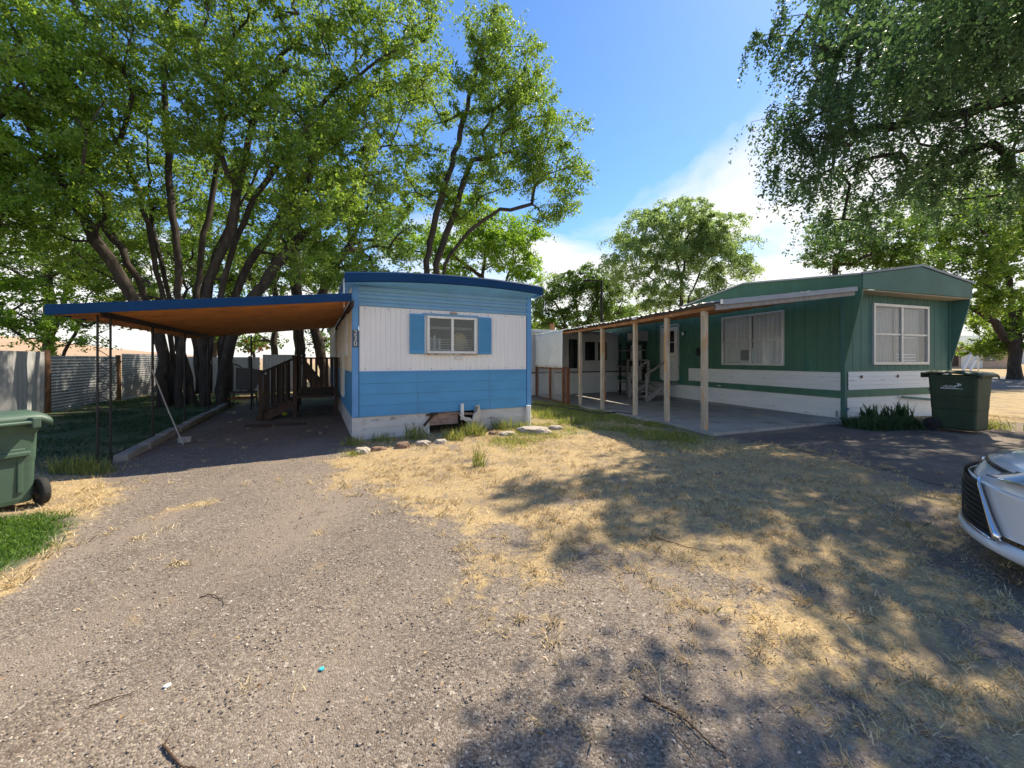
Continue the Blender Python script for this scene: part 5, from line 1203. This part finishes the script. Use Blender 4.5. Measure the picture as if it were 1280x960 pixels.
# broken white fitting and pipes at the skirting
bw = bl_w(2.20, -.12, 0); BR = thing('broken_fitting', 'broken white plastic fitting propped at the torn skirting', 'debris', bw, TH)
f = MB(); f.prism([(-.20, .36), (-.14, .40), (-.10, .31), (.02, .29), (.07, .24), (.10, .36), (.17, .40), (.20, .50), (.12, .52), (.22, .55), (.26, .34), (.20, .20), (.05, .16), (-.08, .22), (-.17, .29)], 'y', -.03, .02); f.build('bracket', mat('fitting_dirty_white', (.52, .49, .43), .6, .25, 9), BR, bevel=.006)
f = MB(); f.beam((.16, .03, .36), (.19, .04, .50), .09, .04); f.beam((0, -.05, .02), (.04, -.05, .22), .16, .06); f.build('bracket_foot', mWoodG, BR, bevel=.01)
o = MB().tube([(0, 0, .25), (0, 0, .58)], .037, 12).build('standpipe', mPvc, None, smooth=False); o.location = bl_w(2.07, -.08, 0); tag(o, 'short white upright pipe on the lower blue siding', 'pipe', 'white pipes on the blue home')
o = MB().tube([(0, 0, 0), (0, 0, .46)], .055, 14).build('standpipe', mPvc, None); o.location = bl_w(3.62, -.09, 0); tag(o, 'white upright pipe at the right corner of the blue home', 'pipe', 'white pipes on the blue home')
# hose
pts = [(662,506),(680,508),(700,509),(722,512),(738,516),(752,518),(770,516),(790,519)]
hp = [G(a, b_) for a, b_ in pts]; hp = [Vector((p.x, p.y, float(gz(p.x, p.y)) + .05)) for p in hp]
o = MB().tube(hp, .022, 8).build('hose', mHose, None, smooth=True); tag(o, 'black hose lying in the grass from the blue home to the patio', 'hose')
o = MB().tube([Vector(G(704, 497)) + Vector((0,0,.02)), Vector(G(715, 497)) + Vector((0,0,.15)), Vector(G(712, 497)) + Vector((-.2,0,.7)), Vector(G(707, 497)) + Vector((-.2,0,1.1))], .015, 6).build('cable', mTarp, None, smooth=True); tag(o, 'pale cable hanging beside the mesh fence', 'cable')
# dirt mound below the fence
# twigs
def twig(pts, label, rad=.006):
    q = []
    for i, (a, b_) in enumerate(pts):
        g = G(a, b_); q.append(Vector((g.x, g.y, float(gmesh_z(g.x, g.y)) + .006 + .004 * (i % 2))))
    Q_ = []
    for i in range(len(q) - 1):
        p0, p1, p2, p3 = q[max(i-1, 0)], q[i], q[i+1], q[min(i+2, len(q)-1)]
        for k in range(5):
            u = k / 5; Q_.append(.5 * ((2*p1) + (p2-p0)*u + (2*p0-5*p1+4*p2-p3)*u*u + (3*p1-p0-3*p2+p3)*u**3) + Vector((0, 0, .003 * math.sin(i * 5 + k * 2.3))))
    q = Q_ + [q[-1]]; rad *= .75
    o = MB().tube(q, [rad * (1 - .6 * i / len(q)) for i in range(len(q))], 6).build('twig', mDirt, None, smooth=True); tag(o, label, 'twig', 'twigs lying on the gravel')
twig([(204,930),(212,940),(222,950),(228,956),(240,955),(258,960)], 'curved black twig at the bottom edge of the gravel', .007)
twig([(205,930),(213,918)], 'tiny twig tip beside the curved black one', .004)
twig([(805,868),(830,882),(850,893),(875,915),(895,932),(905,938)], 'long thin twig in the shadow at the bottom centre', .007)
twig([(250,744),(265,741),(278,747),(280,754)], 'hooked thin twig in the middle of the gravel', .005)
twig([(112,880),(140,872),(172,862)], 'straight thin twig on the gravel at lower left', .004)
twig([(840,912),(858,930),(870,948)], 'short twig beside the long one at the bottom', .004)
twig([(820,672),(860,684),(890,690)], 'thin bent twig on the straw in the middle of the yard', .005)
for (a, b_, s_, m_, lab, nm, ct) in [(402,833,.013,mCyan,'small bright cyan scrap on the gravel','plastic_scrap','scrap'),(209,857,.016,mMark,'small white scrap on the gravel left of centre','paper_scrap','scrap')]:
    g = G(a, b_); o = MB().prism([(-s_,-s_*.5),(s_*.4,-s_*.8),(s_,s_*.2),(s_*.2,s_),(-s_*.7,s_*.5)], 'z', .0, .008).build(nm, m_, None, bevel=.002); o.location = (g.x, g.y, float(gmesh_z(g.x, g.y)) + .002); tag(o, lab, ct)

# ------------------------------------------------------------------ plants, grass, gravel
def blades(name, label, X, Y, hgt, wid, m, seed, lean=.5, kind='stuff', parent=None, base=None, curve=.3, cat=None, group=None):
    r = np.random.default_rng(seed); n = len(X); Z = gmesh_z(X, Y) - .004
    a = r.uniform(0, 2*np.pi, n); h = hgt * r.uniform(.5, 1.4, n); ln = np.clip(np.abs(r.normal(lean, .35, n)), 0, 3)
    dx, dy = np.cos(a), np.sin(a); nrm = np.sqrt(1 + ln ** 2); up = h / nrm; ou = h * ln / nrm
    w = wid * r.uniform(.6, 1.3, n) / 2; b0 = r.uniform(0, 2*np.pi, n); wx, wy = np.cos(b0) * w, np.sin(b0) * w
    B = np.stack([X, Y, Z], -1); T = B + np.stack([dx * ou, dy * ou, up], -1); Mi = B + np.stack([dx * ou * .35, dy * ou * .35, up * .6], -1)
    Wv = np.stack([wx, wy, np.zeros(n)], -1)
    v = np.stack([B - Wv, B + Wv, Mi + Wv * .7, T], 1); v[:, 3] = T; v2 = np.stack([B - Wv, B + Wv, Mi + Wv * .8, T, Mi - Wv * .8], 1)
    tint = np.clip(r.normal(.5, .27, n), 0, 1)
    pos = (base if base is not None else np.zeros(3))
    o = mesh_np(name, v2.reshape(-1, 3) - pos, 5, m, parent, tint=tint)
    tag(o, label, cat, group, kind)
    return o
def sample(n, x0, x1, y0, y1, dens, seed, ypow=1.0):
    r = np.random.default_rng(seed); X = r.uniform(x0, x1, n); Y = y0 + (y1 - y0) * r.uniform(0, 1, n) ** ypow
    px = 640 + X / Y * F; k = (px > -60) & (px < 1340); X, Y = X[k], Y[k]; keep = r.uniform(0, 1, len(X)) < dens(X, Y); return X[keep], Y[keep]
def d_straw(X, Y):
    dry, grn, g2 = masks(X, Y); c = sstep(.42, .62, fbm(X, Y, 5, 201)) * .85 + .15
    drive = sdist(np.array([[5.2,7.2],[9.3,9.3],[13,7.6],[10.5,5.0],[8,5.2],[6,6]]), X, Y) > 0
    hide = (sdist(np.array([[-2.9,7],[0.42,8.7],[-5,19],[-9,17]]), X, Y) > -.02) | (sdist(np.array([[3.8,7.45],[8.1,9.2],[12.2,10.6],[8,23],[-1,21]]), X, Y) > 0)
    return np.where(drive | hide, 0, sstep(.15, .8, dry) * c * (1 - grn))
X, Y = sample(420000, -9, 13, 1.5, 11, d_straw, 301, 1.25)
blades('dry_grass', 'dry straw coloured grass over the yard', X, Y, .042, .0048, lfSt, 302, lean=1.6)
cX, cY = sample(15000, -9, 13, 1.4, 11, lambda X, Y: np.clip(masks(X, Y)[0] * 1.1 + .03, 0, 1) * (d_straw(X, Y) + .05 > .02) * (.12 + .88 * sstep(.45, .62, fbm(X, Y, 1.8, 233))), 313, 1.25)
r3 = np.random.default_rng(314); k3 = r3.integers(6, 26, len(cX)); X = np.repeat(cX, k3) + r3.normal(0, .022, k3.sum()); Y = np.repeat(cY, k3) + r3.normal(0, .022, k3.sum())
blades('dry_grass_tufts', 'matted tufts of dead grass over the yard', X, Y, .062, .005, lfSt, 315, lean=1.1)
X, Y = sample(60000, -9, 13, 1.5, 11, lambda X, Y: d_straw(X, Y) * sstep(.55, .7, fbm(X, Y, .8, 207)), 303, 1.1)
blades('green_grass', 'sparse green grass among the straw', X, Y, .06, .006, lfGr, 304, lean=.8)
def d_lawn(X, Y): return masks(X, Y)[1] * sstep(3, 5, Y) * .8
lp = lambda X, Y: sstep(-.10, .22, sdist(lawn_poly, X, Y) + .35 * (fbm(X, Y, 4, 241) - .5)) * (.35 + .65 * fbm(X, Y, 6, 251))
X, Y = sample(150000, -7, -2.4, 1.8, 4.5, lp, 305); blades('lawn_grass', 'bright green turf patch by the left bin', X, Y, .045, .006, lfLawn, 306, lean=.8)
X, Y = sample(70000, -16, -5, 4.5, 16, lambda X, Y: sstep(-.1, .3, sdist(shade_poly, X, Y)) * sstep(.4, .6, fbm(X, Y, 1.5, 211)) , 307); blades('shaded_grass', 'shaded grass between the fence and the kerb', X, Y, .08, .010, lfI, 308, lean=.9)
def d_yg(X, Y):
    hide = (sdist(np.array([[-2.9,7],[0.42,8.7],[-5,19],[-9,17]]), X, Y) > -.02) | (sdist(np.array([[3.85,7.5],[8.1,9.2],[12.2,10.6],[8,23],[1.0,17.5]]), X, Y) > 0)
    return np.where(hide, 0, masks(X, Y)[2])
X, Y = sample(130000, -1.5, 5.5, 5.5, 14, lambda X, Y: d_yg(X, Y) * sstep(.38, .58, fbm(X, Y, 2.2, 231)), 309); blades('green_grass', 'yellow green grass between the mobile homes', X, Y, .075, .008, lfGr, 310, lean=.7)
# taller weeds: along the skirting, left bin, patio edge
def tuft(px, py, n, h, sprd, label, seed, m=lfGr, w=.009, lean=.5):
    g = G(px, py); r = np.random.default_rng(seed); X = g.x + np.clip(r.normal(0, sprd, n), -1.6*sprd, 1.6*sprd); Y = g.y + np.clip(r.normal(0, sprd * .6, n), -sprd, sprd)
    b_ = np.array([g.x, g.y, 0.0]); o = blades('weed_clump', label, X, Y, h, w, m, seed, lean=lean, kind=None, base=b_, cat='plant', group='weed clumps'); o.location = tuple(b_)
tuft(441, 556, 110, .16, .10, 'green weeds at the left corner of the blue home skirting', 401)
tuft(478, 552, 120, .16, .12, 'dark green weeds before the left part of the skirting', 402)
tuft(520, 549, 130, .28, .12, 'tall seeding grass stalks at the skirting between two pale rocks', 403)
tuft(566, 550, 160, .20, .12, 'green weeds left of the broken white fitting', 404)
tuft(592, 544, 260, .26, .14, 'lush green weeds right of the broken white fitting', 405)
tuft(628, 537, 160, .24, .12, 'green weeds under the right part of the skirting', 406)
tuft(652, 536, 120, .20, .10, 'green weeds left of the white corner pipe', 407)
tuft(598, 583, 60, .30, .05, 'single tall green stalk in the straw', 408)
tuft(684, 522, 260, .22, .22, 'bright green grass clump behind the largest rock', 409)
tuft(720, 530, 200, .20, .25, 'green grass clump left of the first awning posts', 410)
tuft(96, 588, 260, .20, .16, 'yellow green weeds right of the left bin at the shadow edge', 411)
tuft(118, 591, 160, .16, .14, 'low yellow weeds where the carport shadow ends', 412)
tuft(336, 497, 220, .35, .35, 'sunlit grass clump behind the garden chair', 413)
tuft(440, 570, 60, .10, .08, 'short weeds on the gravel edge by the blue corner', 414)
tuft(815, 548, 220, .14, .25, 'grass along the patio edge between awning posts', 415)
tuft(950, 521, 60, .10, .10, 'dry weeds growing from the patio crack', 416, lfSt)
tuft(1237, 535, 220, .22, .25, 'grass clump right of the dark green bin', 417)
def iris(px, py, n, h, label, seed):
    g = G(px, py); r = np.random.default_rng(seed); v = []; t_ = []
    for k in range(n):
        a = r.uniform(0, 2*math.pi); ln = r.uniform(.05, .9); hh = h * r.uniform(.6, 1.15); w = .022; bx, by = r.normal(0, .09, 2)
        pr_ = None; side = np.array([-math.sin(a), math.cos(a), 0]) * w
        for j in range(5):
            f_ = j / 4; c = np.array([bx + math.cos(a) * ln * hh * f_ ** 1.5 * .8, by + math.sin(a) * ln * hh * f_ ** 1.5 * .8, hh * f_ * (1 - .28 * ln * f_)])
            wv = side * (1 - f_ ** 3 * .95)
            if pr_ is not None: v += [pr_[0], pr_[1], c + wv, c - wv]; t_.append(r.uniform(0, 1))
            pr_ = (c - wv, c + wv)
    o = mesh_np('iris_plant', np.array(v), 4, lfI, None, tint=np.array(t_)); o.location = (g.x, g.y, float(gz(g.x, g.y))); tag(o, label, 'plant', 'sword leaved plants before the green home')
iris(1090, 531, 46, .50, 'dark sword leaved plant at the left of the bed before the green home', 501)
iris(1116, 530, 40, .48, 'dark sword leaved plant in the middle of the bed by the green home', 503)
iris(1128, 530, 44, .55, 'dark sword leaved plant nearest the dark green bin', 502)
gq = [G(1075, 536), G(1150, 536)]
r_ = np.random.default_rng(510); n = 3200; f_ = r_.uniform(0, 1, n)
X = gq[0].x + (gq[1].x - gq[0].x) * f_ + r_.normal(0, .08, n); Y = gq[0].y + (gq[1].y - gq[0].y) * f_ + r_.normal(0, .14, n) + .15
blades('bed_grass', 'dark grass bed under the sword leaved plants', X, Y, .24, .012, lfI, 511, lean=.6)
# loose gravel stones on the drive
r_ = np.random.default_rng(601); n = 46000
X, Y = sample(n * 2, -5.5, 5, 1.2, 6.0, lambda X, Y: (1 - sstep(.1, .7, masks(X, Y)[0])) * (1 - masks(X, Y)[1]) * (.35 + .65 * fbm(X, Y, 4, 611)), 602, 1.3)
n = len(X); Z = gmesh_z(X, Y); s_ = .0028 + .0042 * r_.random(n) ** 3 * 1.7
dirs = rand_unit(r_, n); 
big = r_.random(n) > .994; s_ = np.where(big, r_.uniform(.005, .013, n), s_)
oc = np.array([[1,0,0],[-1,0,0],[0,1,0],[0,-1,0],[0,0,1],[0,0,-1]], float)
Q = r_.normal(size=(n, 3, 3)); Q, _ = np.linalg.qr(Q); scl = r_.uniform(.6, 1.25, (n, 6, 1))
vv = np.einsum('nij,nkj->nki', Q, oc[None] * scl) * s_[:, None, None]; vv[..., 2] *= .65; vv += np.stack([X, Y, Z + s_ * .25], -1)[:, None]
fi = [0,2,4, 2,1,4, 1,3,4, 3,0,4, 2,0,5, 1,2,5, 3,1,5, 0,3,5]; vv = vv[:, fi].reshape(-1, 3)
mm, t, b, o_ = newmat('loose_stone'); at = N(t, 'ShaderNodeAttribute', attribute_name='tint'); rr = N(t, 'ShaderNodeValToRGB'); e = rr.color_ramp.elements
while len(e) < 4: e.new(.5)
for i, (p_, c) in enumerate([(0, (.13,.105,.088)), (.4, (.23,.19,.155)), (.8, (.34,.29,.235)), (1, (.55,.49,.40))]): e[i].position = p_; e[i].color = (*c, 1)
t.links.new(at.outputs['Fac'], rr.inputs[0]); t.links.new(rr.outputs[0], b.inputs['Base Color']); b.inputs['Roughness'].default_value = .9
o = mesh_np('loose_gravel', vv, 3, mm, None, tint=np.repeat(r_.random(n), 8)); tag(o, 'loose gravel stones on the drive', kind='stuff')
# fallen leaves and litter under the trees
X, Y = sample(9000, -5, 9, 1.4, 8, lambda X, Y: .15 + .5 * fbm(X, Y, 1.1, 621) ** 2, 603, 1.2); n = len(X); Z = gmesh_z(X, Y) + .012
lv = leaves_np(r_, np.stack([X, Y, Z], -1), .014, up_bias=3); o = mesh_np('leaf_litter', lv, 4, leafmat('litter', (.12, .07, .03), (.42, .27, .12), .1), None, tint=r_.random(n)); tag(o, 'small fallen dry leaves over the yard', kind='stuff')
